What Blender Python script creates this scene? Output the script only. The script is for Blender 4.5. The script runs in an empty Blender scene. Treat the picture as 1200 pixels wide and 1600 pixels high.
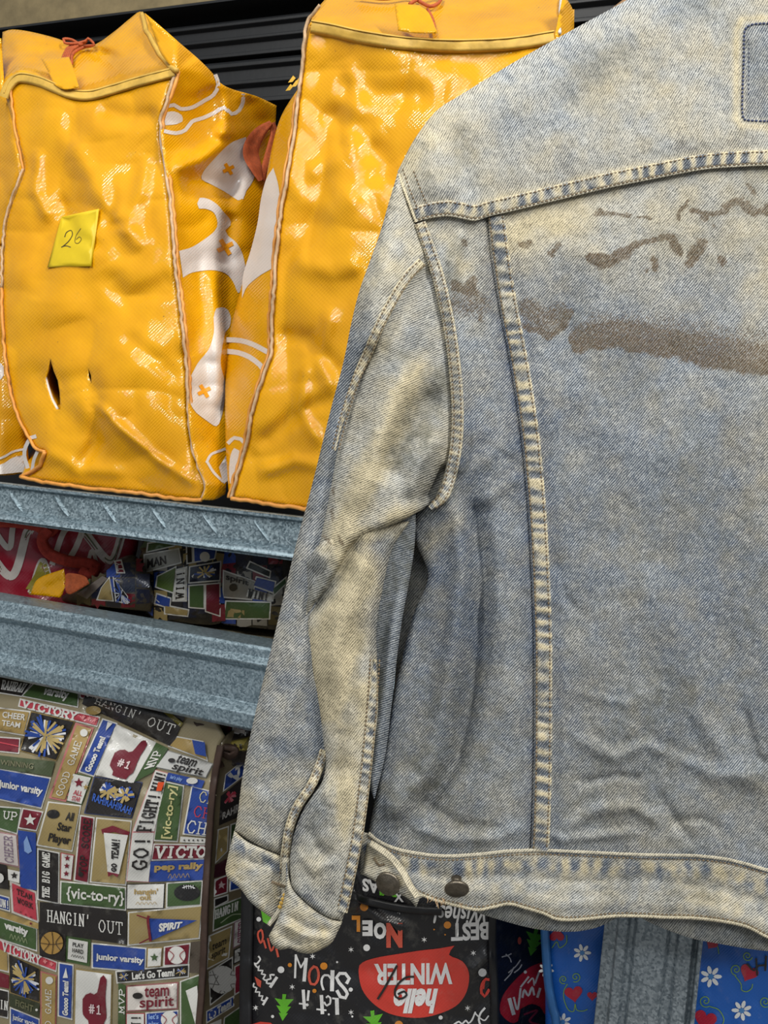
import bpy, math, random
import numpy as np
from mathutils import Vector, Matrix
from mathutils.geometry import delaunay_2d_cdt, tessellate_polygon

# ------------------------------------------------------------------ camera, light, exposure
SC = bpy.context.scene
F = 1300.0
ROLL = math.radians(6.1)
YAW = math.radians(20.0)          # the rack recedes to the left
CAM = np.array([0.0, 0.0, 1.45])
RV = np.array([math.cos(ROLL), 0, math.sin(ROLL)])
UV = np.array([-math.sin(ROLL), 0, math.cos(ROLL)])
DV = np.array([0.0, 1.0, 0.0])
cd = bpy.data.cameras.new('camera'); cam = bpy.data.objects.new('camera', cd)
SC.collection.objects.link(cam); SC.camera = cam
cd.sensor_fit = 'HORIZONTAL'; cd.sensor_width = 24.0; cd.lens = 24.0 * F / 1200.0
cd.clip_start = 0.01; cd.clip_end = 50
cam.matrix_world = Matrix(((RV[0], UV[0], 0, CAM[0]), (RV[1], UV[1], -1, CAM[1]), (RV[2], UV[2], 0, CAM[2]), (0, 0, 0, 1)))
SC.view_settings.view_transform = 'Standard'; SC.view_settings.look = 'None'
SC.view_settings.gamma = 1.0; SC.view_settings.use_curve_mapping = False
SC.view_settings.exposure = 0.2
W = bpy.data.worlds.new('world'); SC.world = W; W.use_nodes = True
W.node_tree.nodes['Background'].inputs[0].default_value = (0.90, 0.95, 1.0, 1)
W.node_tree.nodes['Background'].inputs[1].default_value = 0.27
E1 = np.array([math.cos(YAW), -math.sin(YAW), 0.0])    # along the rack, to the right
E2 = np.array([math.sin(YAW), math.cos(YAW), 0.0])     # into the rack
E3 = np.array([0.0, 0.0, 1.0])

def area(name, loc, aim, sx, sy, power, col=(1, 1, 1)):
    l = bpy.data.lights.new(name, 'AREA'); l.shape = 'RECTANGLE'; l.size = sx; l.size_y = sy
    l.energy = power; l.color = col
    o = bpy.data.objects.new(name, l); SC.collection.objects.link(o)
    o.location = loc
    d = Vector(aim) - Vector(loc)
    o.rotation_euler = d.to_track_quat('-Z', 'Y').to_euler()
    return o
# fluorescent luminaires of the shop ceiling
area('ceiling_tube_light', (0.95, -0.55, 2.75), (0.1, 0.7, 1.35), 0.10, 1.3, 34, (1.0, 0.965, 0.89))
area('ceiling_tube_light', (-0.85, -0.35, 2.75), (-0.2, 0.8, 1.5), 0.09, 1.3, 20, (1.0, 0.97, 0.90))
area('ceiling_tube_light', (-0.4, -2.0, 2.7), (0.0, 0.8, 1.2), 1.6, 0.2, 22, (0.95, 0.98, 1.0))

# ------------------------------------------------------------------ projection of measured outlines onto surfaces
YJ = 0.53                      # distance of the jacket's back
AX = 1240.0                    # jacket centre line
def rays(px, py):
    px = np.asarray(px, float); py = np.asarray(py, float)
    return DV + ((px - 600) / F)[..., None] * RV + ((800 - py) / F)[..., None] * UV
def PJ(px, py, h=0.0):
    return CAM + rays(px, py) * (YJ - np.asarray(h, float))[..., None]
RO = CAM + np.array([0, 0.80, 0])
def PR(px, py, t=0.0):
    d = rays(px, py)
    s = (np.dot(RO - CAM, E2) + np.asarray(t, float)) / (d @ E2)
    return CAM + d * s[..., None]
def one(proj, px, py, h=0.0):
    return proj(np.array([float(px)]), np.array([float(py)]), np.array([float(h)]))[0]
def rack_xz(px, py, t=0.0):        # coordinates along the rack and up
    p = one(PR, px, py, t); return float(np.dot(p - RO, E1)), float(p[2])
def rackpt(a, t, z):
    p = RO + E1 * a + E2 * t; return np.array([p[0], p[1], z])

# ------------------------------------------------------------------ noise
def _hash(ix, iy, seed):
    n = (ix.astype(np.int64) * 374761393 + iy.astype(np.int64) * 668265263 + seed * 1442695041) & 0x7fffffff
    n = ((n ^ (n >> 13)) * 1274126177) & 0x7fffffff
    return ((n ^ (n >> 16)) & 0xffff) / 65535.0
def vn(x, y, s, seed=0):
    x = np.asarray(x, float) / s; y = np.asarray(y, float) / s
    ix = np.floor(x); iy = np.floor(y); fx = x - ix; fy = y - iy
    fx = fx * fx * fx * (fx * (fx * 6 - 15) + 10); fy = fy * fy * fy * (fy * (fy * 6 - 15) + 10)
    a = _hash(ix, iy, seed); b = _hash(ix + 1, iy, seed); c = _hash(ix, iy + 1, seed); d = _hash(ix + 1, iy + 1, seed)
    return (a * (1 - fx) + b * fx) * (1 - fy) + (c * (1 - fx) + d * fx) * fy - 0.5
def fbm(x, y, s, seed=0, o=3):
    r = 0
    for i in range(o): r = r + vn(x, y, s / 2 ** i, seed + i * 17) * 0.55 ** i
    return r
def crumple(x, y, s, seed, n=1):
    """folded-foil relief: creased facets from folded noise"""
    r = 0; a = 1.0
    for i in range(3):
        wx = x + s * 0.6 * vn(x, y, s * 1.3, seed + 5 + i); wy = y + s * 0.6 * vn(x, y, s * 1.3, seed + 9 + i)
        r = r + a * (0.5 - np.abs(vn(wx, wy, s / 1.7 ** i, seed + 31 * i)) * 2.2)
        a *= 0.5
    return r
def seg_dist(X, Y, pts):
    """distance to a polyline, position along it 0..1 and signed side"""
    P = np.array([p[:2] for p in pts], float)
    L = np.hypot(*(P[1:] - P[:-1]).T); cum = np.concatenate([[0], np.cumsum(L)]); tot = max(cum[-1], 1e-6)
    best = np.full(X.shape, 1e9); pos = np.zeros(X.shape); side = np.zeros(X.shape)
    for i in range(len(P) - 1):
        d = P[i + 1] - P[i]; l2 = max(d @ d, 1e-9)
        t = np.clip(((X - P[i, 0]) * d[0] + (Y - P[i, 1]) * d[1]) / l2, 0, 1)
        dx = X - P[i, 0] - t * d[0]; dy = Y - P[i, 1] - t * d[1]; q = np.hypot(dx, dy)
        m = q < best
        best = np.where(m, q, best); pos = np.where(m, (cum[i] + t * L[i]) / tot, pos)
        side = np.where(m, np.sign(d[0] * dy - d[1] * dx), side)
    return best, pos, side
def ridge(X, Y, pts, w, amp, taper=True, skew=0.0):
    d, s, side = seg_dist(X, Y, pts)
    w = w * (1 + skew * side)
    g = np.exp(-(d / w) ** 2)
    if taper: g = g * np.clip(np.sin(np.pi * np.clip(s, 0.0, 1.0)) * 2.2 + 0.05, 0, 1)
    return amp * g
def blob(X, Y, pts, w, soft=0.5):
    """1 inside a stroke of half width w, falling to 0"""
    if w < 20:
        q = 5 + 0.25 * w; X, Y = X + q * vn(X, Y, 9, 77) + q * vn(X, Y, 22, 78), Y + q * vn(X, Y, 9, 79) + q * vn(X, Y, 22, 80)
    if len(pts) == 1: d = np.hypot(X - pts[0][0], Y - pts[0][1])
    else: d = seg_dist(X, Y, pts)[0]
    return np.clip((w * (1 + soft) - d) / (w * 2 * soft + 1e-6), 0, 1)
def smooth01(x): x = np.clip(x, 0, 1); return x * x * (3 - 2 * x)

# ------------------------------------------------------------------ outlines
def cr(pts, step=4.0):
    """open Catmull-Rom through pts"""
    P = np.array([p[:2] for p in pts], float)
    if len(P) < 3:
        n = max(1, int(np.hypot(*(P[-1] - P[0])) / step)); return [tuple(P[0] + (P[-1] - P[0]) * i / n) for i in range(n + 1)]
    Q = np.vstack([2 * P[0] - P[1], P, 2 * P[-1] - P[-2]]); out = []
    for i in range(1, len(Q) - 2):
        n = max(1, int(np.hypot(*(Q[i + 1] - Q[i])) / step))
        for k in range(n):
            t = k / n
            out.append(tuple(0.5 * ((2 * Q[i]) + (-Q[i - 1] + Q[i + 1]) * t + (2 * Q[i - 1] - 5 * Q[i] + 4 * Q[i + 1] - Q[i + 2]) * t * t + (-Q[i - 1] + 3 * Q[i] - 3 * Q[i + 1] + Q[i + 2]) * t ** 3)))
    out.append(tuple(P[-1])); return out
def closed(pts, step=4.0):
    """closed outline; a third value 1 marks a corner, the rest is smoothed"""
    n = len(pts); cs = [i for i, p in enumerate(pts) if len(p) > 2]
    if not cs: cs = [0]
    out = []
    for a, i in enumerate(cs):
        j = cs[(a + 1) % len(cs)]
        seg = [pts[i]]; k = i
        while True:
            k = (k + 1) % n; seg.append(pts[k])
            if k == j: break
        out += cr(seg, step)[:-1]
    return out
def inside(X, Y, poly):
    P = np.array(poly, float); Q = np.roll(P, -1, axis=0)
    c = np.zeros(X.shape, bool)
    for (x1, y1), (x2, y2) in zip(P, Q):
        if y1 == y2: continue
        m = ((y1 > Y) != (y2 > Y)) & (X < (x2 - x1) * (Y - y1) / (y2 - y1) + x1)
        c ^= m
    return c
def fill(poly, step, holes=()):
    """triangulated interior of an outline: points and triangles"""
    P = np.array(poly, float)
    x0, y0 = P.min(0); x1, y1 = P.max(0)
    gx, gy = np.meshgrid(np.arange(x0, x1, step), np.arange(y0, y1, step * 0.866))
    gx = gx + (np.arange(gx.shape[0]) % 2)[:, None] * step / 2
    gx = gx.ravel(); gy = gy.ravel()
    m = inside(gx, gy, poly); gx = gx[m]; gy = gy[m]
    if len(gx):
        d = seg_dist(gx, gy, list(poly) + [poly[0]])[0]; m = d > step * 0.45
        for h in holes:
            m &= ~inside(gx, gy, h) & (seg_dist(gx, gy, list(h) + [h[0]])[0] > step * 0.3)
        gx = gx[m]; gy = gy[m]
    vs = [tuple(p) for p in P]; es = [(i, (i + 1) % len(P)) for i in range(len(P))]
    for h in holes:
        b = len(vs); vs += [tuple(p) for p in h]; es += [(b + i, b + (i + 1) % len(h)) for i in range(len(h))]
    vs += list(zip(gx, gy))
    V, E, T, *_ = delaunay_2d_cdt([Vector(v) for v in vs], es, [], 0, 1e-5)
    V = np.array([(v.x, v.y) for v in V]); T = np.array([t for t in T if len(t) == 3])
    c = V[T].mean(axis=1); m = inside(c[:, 0], c[:, 1], poly)
    for h in holes: m &= ~inside(c[:, 0], c[:, 1], h)
    T = T[m]
    a = V[T]; ar = (a[:, 1, 0] - a[:, 0, 0]) * (a[:, 2, 1] - a[:, 0, 1]) - (a[:, 1, 1] - a[:, 0, 1]) * (a[:, 2, 0] - a[:, 0, 0])
    T[ar > 0] = T[ar > 0][:, ::-1]
    return V, T
def boundary(T):
    e = {}
    for a, b, c in T:
        for u, v in ((a, b), (b, c), (c, a)): e[(u, v)] = 1
    return [(u, v) for (u, v) in e if (v, u) not in e]

# ------------------------------------------------------------------ objects
def props(o, label=None, cat=None, group=None, kind=None):
    if label: o['label'] = label
    if cat: o['category'] = cat
    if group: o['group'] = group
    if kind: o['kind'] = kind
    return o
def empty(name, loc, label, cat, group=None):
    o = bpy.data.objects.new(name, None); SC.collection.objects.link(o)
    o.location = tuple(loc); o.empty_display_size = 0.05
    return props(o, label, cat, group)
def mesh_obj(name, V, faces, mats, parent=None, smooth=True, uv=None, wear_shade=None, col=None, midx=None, label=None):
    me = bpy.data.meshes.new(name); V = np.asarray(V, float)
    base = np.array(parent.location) if parent is not None and parent.parent is None else (np.array(parent.parent.location) + np.array(parent.location) if parent is not None else np.zeros(3))
    me.from_pydata([tuple(v) for v in (V - base)], [], [tuple(int(i) for i in f) for f in faces]); me.update()
    if not isinstance(mats, (list, tuple)): mats = [mats]
    for m in mats: me.materials.append(m)
    if midx is not None: me.polygons.foreach_set('material_index', np.asarray(midx, np.int32))
    me.polygons.foreach_set('use_smooth', np.full(len(me.polygons), smooth))
    if uv is not None:
        l = me.uv_layers.new(name='UVMap'); vi = np.zeros(len(me.loops), np.int32); me.loops.foreach_get('vertex_index', vi)
        l.data.foreach_set('uv', np.asarray(uv, np.float32)[vi].ravel())
    if wear_shade is not None:
        a = me.attributes.new('wear_shade', 'FLOAT_COLOR', 'POINT'); a.data.foreach_set('color', np.asarray(wear_shade, np.float32).ravel())
    if col is not None:
        a = me.attributes.new('Col', 'FLOAT_COLOR', 'CORNER')
        n = [len(f) for f in faces]; a.data.foreach_set('color', np.repeat(np.asarray(col, np.float32), n, axis=0).ravel())
    o = bpy.data.objects.new(name, me); SC.collection.objects.link(o)
    if parent is not None: o.parent = parent
    if label: o['label'] = label
    return o
def sheet(name, outline, hfun, proj, mats, parent, step=5, thick=0.0012, back=None, edge=0.0, edge_w=8, wear_shade_fn=None,
          ang=0.0, holes=(), mirror=0, midx_fn=None, smooth_outline=True, sgn=1, label=None, shrink=None, colfn=None, two=False):
    """a cloth or film panel: outline in measured coordinates, relief hfun, closed behind.
    sgn=+1: relief counts towards the viewer (jacket); sgn=-1: depth into the rack."""
    ol = closed(outline, step) if smooth_outline else [tuple(p[:2]) for p in outline]
    V, T = fill(ol, step, holes)
    X, Y = V[:, 0], V[:, 1]
    H = hfun(X, Y) + 0 * X
    if edge:
        d = seg_dist(X, Y, ol + [ol[0]])[0]; q = np.clip(1 - d / edge_w, 0, 1)
        if two: q = np.where(AX - X <= d + 1e-3, 0, q)
        H = H - sgn * edge * (1 - np.sqrt(np.clip(1 - q * q, 0, 1)))
    n = len(V)
    B = boundary(T)
    Hb = H - sgn * thick if back is None else np.full(n, back)
    Xb, Yb = X, Y
    if shrink:
        cx, cy = X.mean(), Y.mean(); Xb = cx + (X - cx) * shrink; Yb = cy + (Y - cy) * shrink
    def build(mx):
        f = (lambda x: 2 * AX - x) if mx else (lambda x: x)
        A = proj(f(X), Y, H); Bk = proj(f(Xb), Yb, Hb)
        faces = [tuple(t) for t in T] + [tuple(t[::-1] + n) for t in T] + [(v, u, u + n, v + n) for (u, v) in B]
        if mx: faces = [f_[::-1] for f_ in faces]
        return np.vstack([A, Bk]), faces
    P, faces = build(mirror == 1)
    c, s = math.cos(math.radians(ang)), math.sin(math.radians(ang))
    uv = np.stack([X * s + Y * c, X * c - Y * s], 1)
    wear_shade = None
    if wear_shade_fn is not None: wear_shade = np.vstack([wear_shade_fn(X, Y)] * 2)
    uvs = np.vstack([uv, uv])
    if two:   # both halves in one mesh (panel crossing the centre line)
        P2, f2 = build(True); k = len(P)
        P = np.vstack([P, P2]); faces = faces + [tuple(i + k for i in f_) for f_ in f2]
        uvs = np.vstack([uvs, uvs]); wear_shade = None if wear_shade is None else np.vstack([wear_shade, wear_shade * np.array([1, 1, 0, 1])])
    col = None
    if colfn is not None:
        cen = V[T].mean(axis=1); cc = colfn(cen[:, 0], cen[:, 1]); bc = colfn(X[[u for u, v in B]], Y[[u for u, v in B]])
        col = np.vstack([cc, cc, bc])
        if two: col = np.vstack([col, col])
    return mesh_obj(name, P, faces, mats, parent, True, uvs, wear_shade, col, None, label)

def lin(c):
    c = np.array(c, float) / 255.0
    return tuple(np.where(c <= 0.04045, c / 12.92, ((c + 0.055) / 1.055) ** 2.4)) + (1.0,)

class Ribbon:
    """strips, stitches and tubes along measured paths, collected into one mesh"""
    def __init__(s): s.V = []; s.F = []; s.W = []; s.U = []; s.M = []
    def n(s): return sum(len(v) for v in s.V)
    def add(s, V, Fc, wear_shade, uv, mi):
        k = s.n(); s.V.append(V); s.F += [tuple(int(i) + k for i in f) for f in Fc]; s.W.append(wear_shade); s.U.append(uv); s.M += [mi] * len(Fc)
    def strip(s, path, w, hfun, proj, rise=0.0012, nv=8, step=3.0, wear_shade_fn=None, pucker=0.0, sgn=1, mi=0, ang=50, mirror=False, wfn=None, drop=0.0015, seed=0, per=11):
        p = np.array(cr(path, step)); t = np.gradient(p, axis=0); t /= np.linalg.norm(t, axis=1)[:, None] + 1e-9
        nrm = np.stack([-t[:, 1], t[:, 0]], 1); m = len(p)
        sv = np.concatenate([[0], np.cumsum(np.hypot(*(p[1:] - p[:-1]).T))])
        v = np.linspace(-1, 1, nv)
        ww = w if wfn is None else w * wfn(sv / sv[-1])[:, None]
        X = p[:, 0:1] + nrm[:, 0:1] * v * ww; Y = p[:, 1:2] + nrm[:, 1:2] * v * ww
        prof = np.sqrt(np.clip(1 - np.abs(v) ** 4, 0, 1))
        phase = sv[:, None] / per * 2 * np.pi + 2.4 * vn(sv, sv * 0 + seed, 34, seed)[:, None] * 2 + v * 0.7
        H = hfun(X, Y) + sgn * (rise * prof[None, :] + pucker * np.sin(phase) * prof[None, :] * (0.6 + 0.8 * vn(sv, sv * 0, 30, seed + 3)[:, None]))
        Hd = H.copy(); Hd[:, 0] -= sgn * drop; Hd[:, -1] -= sgn * drop
        XX = 2 * AX - X if mirror else X
        A = proj(XX.ravel(), Y.ravel(), Hd.ravel())
        Fc = []
        for i in range(m - 1):
            for j in range(nv - 1):
                a = i * nv + j; q = (a, a + 1, a + nv + 1, a + nv); Fc.append(q[::-1] if mirror else q)
        c, sn = math.cos(math.radians(ang)), math.sin(math.radians(ang))
        uv = np.stack([(X * sn + Y * c).ravel(), (X * c - Y * sn).ravel()], 1)
        if wear_shade_fn is None: wear_shade = np.zeros((m * nv, 4))
        else: wear_shade = wear_shade_fn(X, Y, phase + 0 * X, v[None, :] + 0 * X, sv[:, None] + 0 * X).reshape(-1, 4)
        s.add(A, Fc, wear_shade, uv, mi)
    def stitches(s, path, hfun, proj, length=5.0, gap=2.4, width=1.1, rise=0.0009, sgn=1, mi=1, mirror=False, seed=0):
        p = np.array(cr(path, 1.0)); d = np.concatenate([[0], np.cumsum(np.hypot(*(p[1:] - p[:-1]).T))]); rnd = random.Random(seed)
        a = 0.0
        while a + length < d[-1]:
            x0, y0 = np.interp(a, d, p[:, 0]), np.interp(a, d, p[:, 1]); x1, y1 = np.interp(a + length, d, p[:, 0]), np.interp(a + length, d, p[:, 1])
            tx, ty = x1 - x0, y1 - y0; L = math.hypot(tx, ty) or 1; tx /= L; ty /= L; nx, ny = -ty, tx
            X = []; Y = []; R = []
            for k, (f, ww, r) in enumerate(((0, .35, 0), (.25, 1, 1), (.75, 1, 1), (1, .35, 0))):
                for vv, rr in ((-1, 0), (0, 1), (1, 0)):
                    X.append(x0 + tx * L * f + nx * width * ww * vv); Y.append(y0 + ty * L * f + ny * width * ww * vv); R.append(rise * (0.35 + 0.65 * rr * r) if rr or r else rise * 0.1)
            X = np.array(X); Y = np.array(Y); H = hfun(X, Y) + sgn * np.array(R)
            A = proj(2 * AX - X if mirror else X, Y, H)
            Fc = []
            for i in range(3):
                for j in range(2):
                    q = (i * 3 + j, i * 3 + j + 1, i * 3 + j + 4, i * 3 + j + 3); Fc.append(q[::-1] if mirror else q)
            s.add(A, Fc, np.zeros((12, 4)), np.stack([X, Y], 1), mi)
            a += length + gap + rnd.uniform(-.3, .3)
    def cord(s, path, r, hfun, proj, sgn=1, mi=0, seg=6, step=4.0, wear_shade_fn=None, rise=0.0):
        """a round cord lying on the surface"""
        p = np.array(cr(path, step)); X, Y = p[:, 0], p[:, 1]
        H = hfun(X, Y) + sgn * rise
        C = proj(X, Y, H); t = np.gradient(C, axis=0); t /= np.linalg.norm(t, axis=1)[:, None] + 1e-12
        v = C - CAM; v /= np.linalg.norm(v, axis=1)[:, None]
        a = np.cross(t, v); a /= np.linalg.norm(a, axis=1)[:, None] + 1e-12; b = np.cross(a, t)
        A = []; m = len(p)
        for k in range(seg):
            th = 2 * math.pi * k / seg; A.append(C + r * (math.cos(th) * a + math.sin(th) * b))
        A = np.stack(A, 1).reshape(-1, 3); Fc = []
        for i in range(m - 1):
            for k in range(seg):
                Fc.append((i * seg + k, i * seg + (k + 1) % seg, (i + 1) * seg + (k + 1) % seg, (i + 1) * seg + k))
        Fc.append(tuple(range(seg))[::-1]); Fc.append(tuple(range((m - 1) * seg, m * seg)))
        Xs = np.repeat(X, seg); Ys = np.repeat(Y, seg)
        s.add(A, Fc, np.zeros((len(A), 4)) if wear_shade_fn is None else wear_shade_fn(Xs, Ys), np.stack([Xs, Ys], 1), mi)
    def obj(s, name, mats, parent, label=None):
        return mesh_obj(name, np.vstack(s.V), s.F, mats, parent, True, np.vstack(s.U), np.vstack(s.W), None, s.M, label)

# ------------------------------------------------------------------ materials
class NT:
    def __init__(s, name):
        s.m = bpy.data.materials.new(name); s.m.use_nodes = True; s.t = s.m.node_tree; s.b = s.t.nodes['Principled BSDF']
    def n(s, typ, **k):
        o = s.t.nodes.new(typ)
        for a, v in k.items(): setattr(o, a, v)
        return o
    def l(s, a, b): s.t.links.new(a, b)
    def val(s, sock, v):
        if hasattr(v, 'links'): s.l(v, sock)
        else: sock.default_value = v
    def math(s, op, a, b=0.0, c=None):
        o = s.n('ShaderNodeMath', operation=op); s.val(o.inputs[0], a); s.val(o.inputs[1], b)
        if c is not None: s.val(o.inputs[2], c)
        return o.outputs[0]
    def mix(s, f, a, b, blend='MIX'):
        o = s.n('ShaderNodeMix', data_type='RGBA', blend_type=blend); s.val(o.inputs[0], f); s.val(o.inputs[6], a); s.val(o.inputs[7], b)
        return o.outputs[2]
    def noise(s, vec, scale, detail=2.0, rough=0.5):
        o = s.n('ShaderNodeTexNoise'); s.l(vec, o.inputs['Vector']); o.inputs['Scale'].default_value = scale
        o.inputs['Detail'].default_value = detail; o.inputs['Roughness'].default_value = rough
        return o.outputs[0]
    def map(s, vec, sc):
        o = s.n('ShaderNodeMapping'); s.l(vec, o.inputs[0]); o.inputs['Scale'].default_value = sc; return o.outputs[0]
    def ramp(s, f, lo, hi):
        o = s.n('ShaderNodeMapRange'); o.clamp = True; s.val(o.inputs[0], f); o.inputs[1].default_value = lo; o.inputs[2].default_value = hi
        return o.outputs[0]
    def bump(s, h, strength, dist, normal=None):
        o = s.n('ShaderNodeBump'); s.l(h, o.inputs['Height']); o.inputs['Strength'].default_value = strength; o.inputs['Distance'].default_value = dist
        if normal is not None: s.l(normal, o.inputs['Normal'])
        return o.outputs[0]
def col4(*c): return (c[0], c[1], c[2], 1.0)

def denim():
    k = NT('worn_denim'); uv = k.n('ShaderNodeUVMap').outputs[0]
    sep = k.n('ShaderNodeSeparateXYZ'); k.l(uv, sep.inputs[0]); u, v = sep.outputs[0], sep.outputs[1]
    at = k.n('ShaderNodeAttribute', attribute_name='wear_shade'); rgb = k.n('ShaderNodeSeparateColor'); k.l(at.outputs['Color'], rgb.inputs[0])
    blue, cream, brown, dirt_shade = rgb.outputs[0], rgb.outputs[1], rgb.outputs[2], at.outputs['Alpha']  # alpha holds dirt together with painted fold shade
    wob = k.noise(uv, 0.03, 3.0)
    ph = k.math('ADD', k.math('MULTIPLY', u, 2 * math.pi / 3.3), k.math('MULTIPLY', wob, 7.0))
    tw = k.math('SINE', ph)
    thr = k.noise(k.map(uv, (0.45, 0.10, 1)), 1.0, 2.0, 0.6)     # threads along the twill
    fine = k.noise(uv, 0.35, 2.0, 0.7)
    mott = k.noise(uv, 0.075, 3.0, 0.62)
    big = k.noise(uv, 0.012, 3.0, 0.55)
    f = k.math('ADD', 0.46, k.math('MULTIPLY', tw, 0.42))
    f = k.math('ADD', f, k.math('MULTIPLY', k.math('SUBTRACT', thr, 0.5), 1.5))
    f = k.math('ADD', f, k.math('MULTIPLY', k.math('SUBTRACT', fine, 0.5), 1.35))
    f = k.math('ADD', f, k.math('MULTIPLY', k.math('SUBTRACT', mott, 0.5), 0.55))
    f = k.math('ADD', f, k.math('MULTIPLY', k.math('SUBTRACT', big, 0.5), 0.3))
    f = k.math('SUBTRACT', f, k.math('MULTIPLY', blue, 0.42))
    f = k.math('ADD', f, k.math('MULTIPLY', cream, 0.42))
    fc = k.n('ShaderNodeClamp'); k.l(f, fc.inputs[0]); f = fc.outputs[0]
    light = k.mix(cream, col4(.56, .59, .61), col4(.66, .575, .39))
    dark = k.mix(blue, col4(.070, .090, .122), col4(.038, .060, .112))
    dark = k.mix(k.math('MULTIPLY', cream, 0.75), dark, col4(.20, .165, .095))
    c = k.mix(f, dark, light)
    bn = k.math('ADD', brown, k.math('MULTIPLY', k.math('SUBTRACT', k.noise(uv, 0.22, 5.0, 0.8), 0.5), 1.9))
    bn = k.math('MULTIPLY', k.ramp(bn, 0.24, 0.60), k.ramp(brown, 0.02, 0.3))
    bn = k.math('MULTIPLY', bn, k.math('ADD', 0.70, k.math('MULTIPLY', k.ramp(k.math('ADD', k.math('MULTIPLY', thr, 0.5), k.math('MULTIPLY', fine, 0.5)), 0.62, 0.36), 0.55)))
    bcol = k.mix(k.ramp(k.noise(uv, 0.25, 3.0), 0.3, 0.7), col4(.045, .026, .013), col4(.125, .078, .040))
    c = k.mix(k.math('MULTIPLY', bn, k.math('ADD', 0.78, k.math('MULTIPLY', tw, -0.14))), c, bcol)
    dn = k.math('MULTIPLY', dirt_shade, k.ramp(k.noise(uv, 0.05, 4.0, 0.65), 0.2, 0.7))
    c = k.mix(k.math('MULTIPLY', dn, 0.8), c, col4(.085, .085, .062))
    k.l(c, k.b.inputs['Base Color']); k.b.inputs['Roughness'].default_value = 0.92
    k.b.inputs['Specular IOR Level'].default_value = 0.15
    hh = k.math('ADD', k.math('MULTIPLY', tw, 0.5), k.math('ADD', thr, fine))
    n1 = k.bump(hh, 0.6, 0.0006)
    n2 = k.bump(k.noise(uv, 0.06, 3.0, 0.6), 0.7, 0.0016, n1)
    k.l(n2, k.b.inputs['Normal'])
    return k.m
def film(name, color=None, rough=0.28, weave=1.0, coat=0.35, bumps=1.0, attr=False, scale=1.0, spec=0.5):
    """woven polypropylene bag film, laminated"""
    k = NT(name); tc = k.n('ShaderNodeTexCoord').outputs['Object']
    uv = k.n('ShaderNodeUVMap').outputs[0]
    if attr:
        a = k.n('ShaderNodeAttribute', attribute_name='Col').outputs['Color']
        c = k.mix(k.math('MULTIPLY', k.ramp(k.noise(tc, 60, 4.0, 0.7), 0.55, 0.75), 0.16), a, col4(.35, .33, .28))
    else:
        c = k.mix(k.math('MULTIPLY', k.ramp(k.noise(tc, 11, 5.0, 0.65), 0.35, 0.72), 0.7), col4(*color[0]), col4(*color[1]))
        c = k.mix(k.math('MULTIPLY', k.ramp(k.noise(tc, 220, 3.0, 0.7), 0.69, 0.74), 0.7), c, col4(.12, .07, .02))
    k.l(c, k.b.inputs['Base Color'])
    k.b.inputs['Specular IOR Level'].default_value = spec
    k.b.inputs['Coat Weight'].default_value = coat; k.b.inputs['Coat Roughness'].default_value = 0.06
    r = k.math('ADD', rough, k.math('MULTIPLY', k.noise(tc, 30, 3.0), 0.15)); k.l(r, k.b.inputs['Roughness'])
    sp = k.n('ShaderNodeSeparateXYZ'); k.l(uv, sp.inputs[0])
    wv = k.math('SINE', k.math('MULTIPLY', k.math('ADD', sp.outputs[0], sp.outputs[1]), 2 * math.pi / (5.2 / scale)))
    wx = k.math('SINE', k.math('MULTIPLY', k.math('SUBTRACT', sp.outputs[0], sp.outputs[1]), 2 * math.pi / 7.5))
    n1 = k.bump(k.math('ADD', wv, k.math('MULTIPLY', wx, 0.35)), 0.30 * weave, 0.0003)
    n2 = k.bump(k.noise(tc, 16, 1.5, 0.5), 0.6 * bumps, 0.008, n1)
    k.l(n2, k.b.inputs['Normal'])
    if coat: k.l(n2, k.b.inputs['Coat Normal'])
    return k.m
def galv(name, c1, c2, sc=520, metallic=0.55, rough=0.42):
    k = NT(name); tc = k.n('ShaderNodeTexCoord').outputs['Object']
    vo = k.n('ShaderNodeTexVoronoi'); k.l(k.map(tc, (1, 1, 1)), vo.inputs['Vector']); vo.inputs['Scale'].default_value = sc
    sp = k.n('ShaderNodeSeparateColor'); k.l(vo.outputs['Color'], sp.inputs[0])
    f = k.math('ADD', k.math('MULTIPLY', sp.outputs[0], 0.55), k.math('MULTIPLY', k.noise(tc, sc * 0.9, 3.0, 0.7), 0.55))
    f = k.ramp(f, 0.25, 0.85)
    c = k.mix(f, col4(*c1), col4(*c2))
    c = k.mix(k.math('MULTIPLY', k.ramp(k.noise(tc, 12, 4.0, 0.7), 0.5, 0.8), 0.35), c, col4(.10, .11, .11))
    k.l(c, k.b.inputs['Base Color']); k.b.inputs['Metallic'].default_value = metallic
    k.l(k.math('ADD', rough - 0.12, k.math('MULTIPLY', f, 0.28)), k.b.inputs['Roughness'])
    k.l(k.bump(k.noise(tc, sc, 2.0), 0.12, 0.0006), k.b.inputs['Normal'])
    return k.m
def simple(name, c, rough=0.6, metallic=0.0, var=0.25, sc=60, bump=0.2, bd=0.001):
    k = NT(name); tc = k.n('ShaderNodeTexCoord').outputs['Object']
    f = k.ramp(k.noise(tc, sc, 4.0, 0.65), 0.3, 0.7)
    c2 = tuple(x * (1 - var) for x in c)
    k.l(k.mix(f, col4(*c2), col4(*c)), k.b.inputs['Base Color'])
    k.b.inputs['Roughness'].default_value = rough; k.b.inputs['Metallic'].default_value = metallic
    k.l(k.bump(k.noise(tc, sc * 4, 3.0), bump, bd), k.b.inputs['Normal'])
    return k.m
M_DENIM = denim()
M_THREAD = simple('tan_thread', (.20, .145, .085), 0.8, 0, .5, 300)
M_NAVY = simple('navy_thread', (.045, .06, .13), 0.8, 0, .4, 300)
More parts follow.
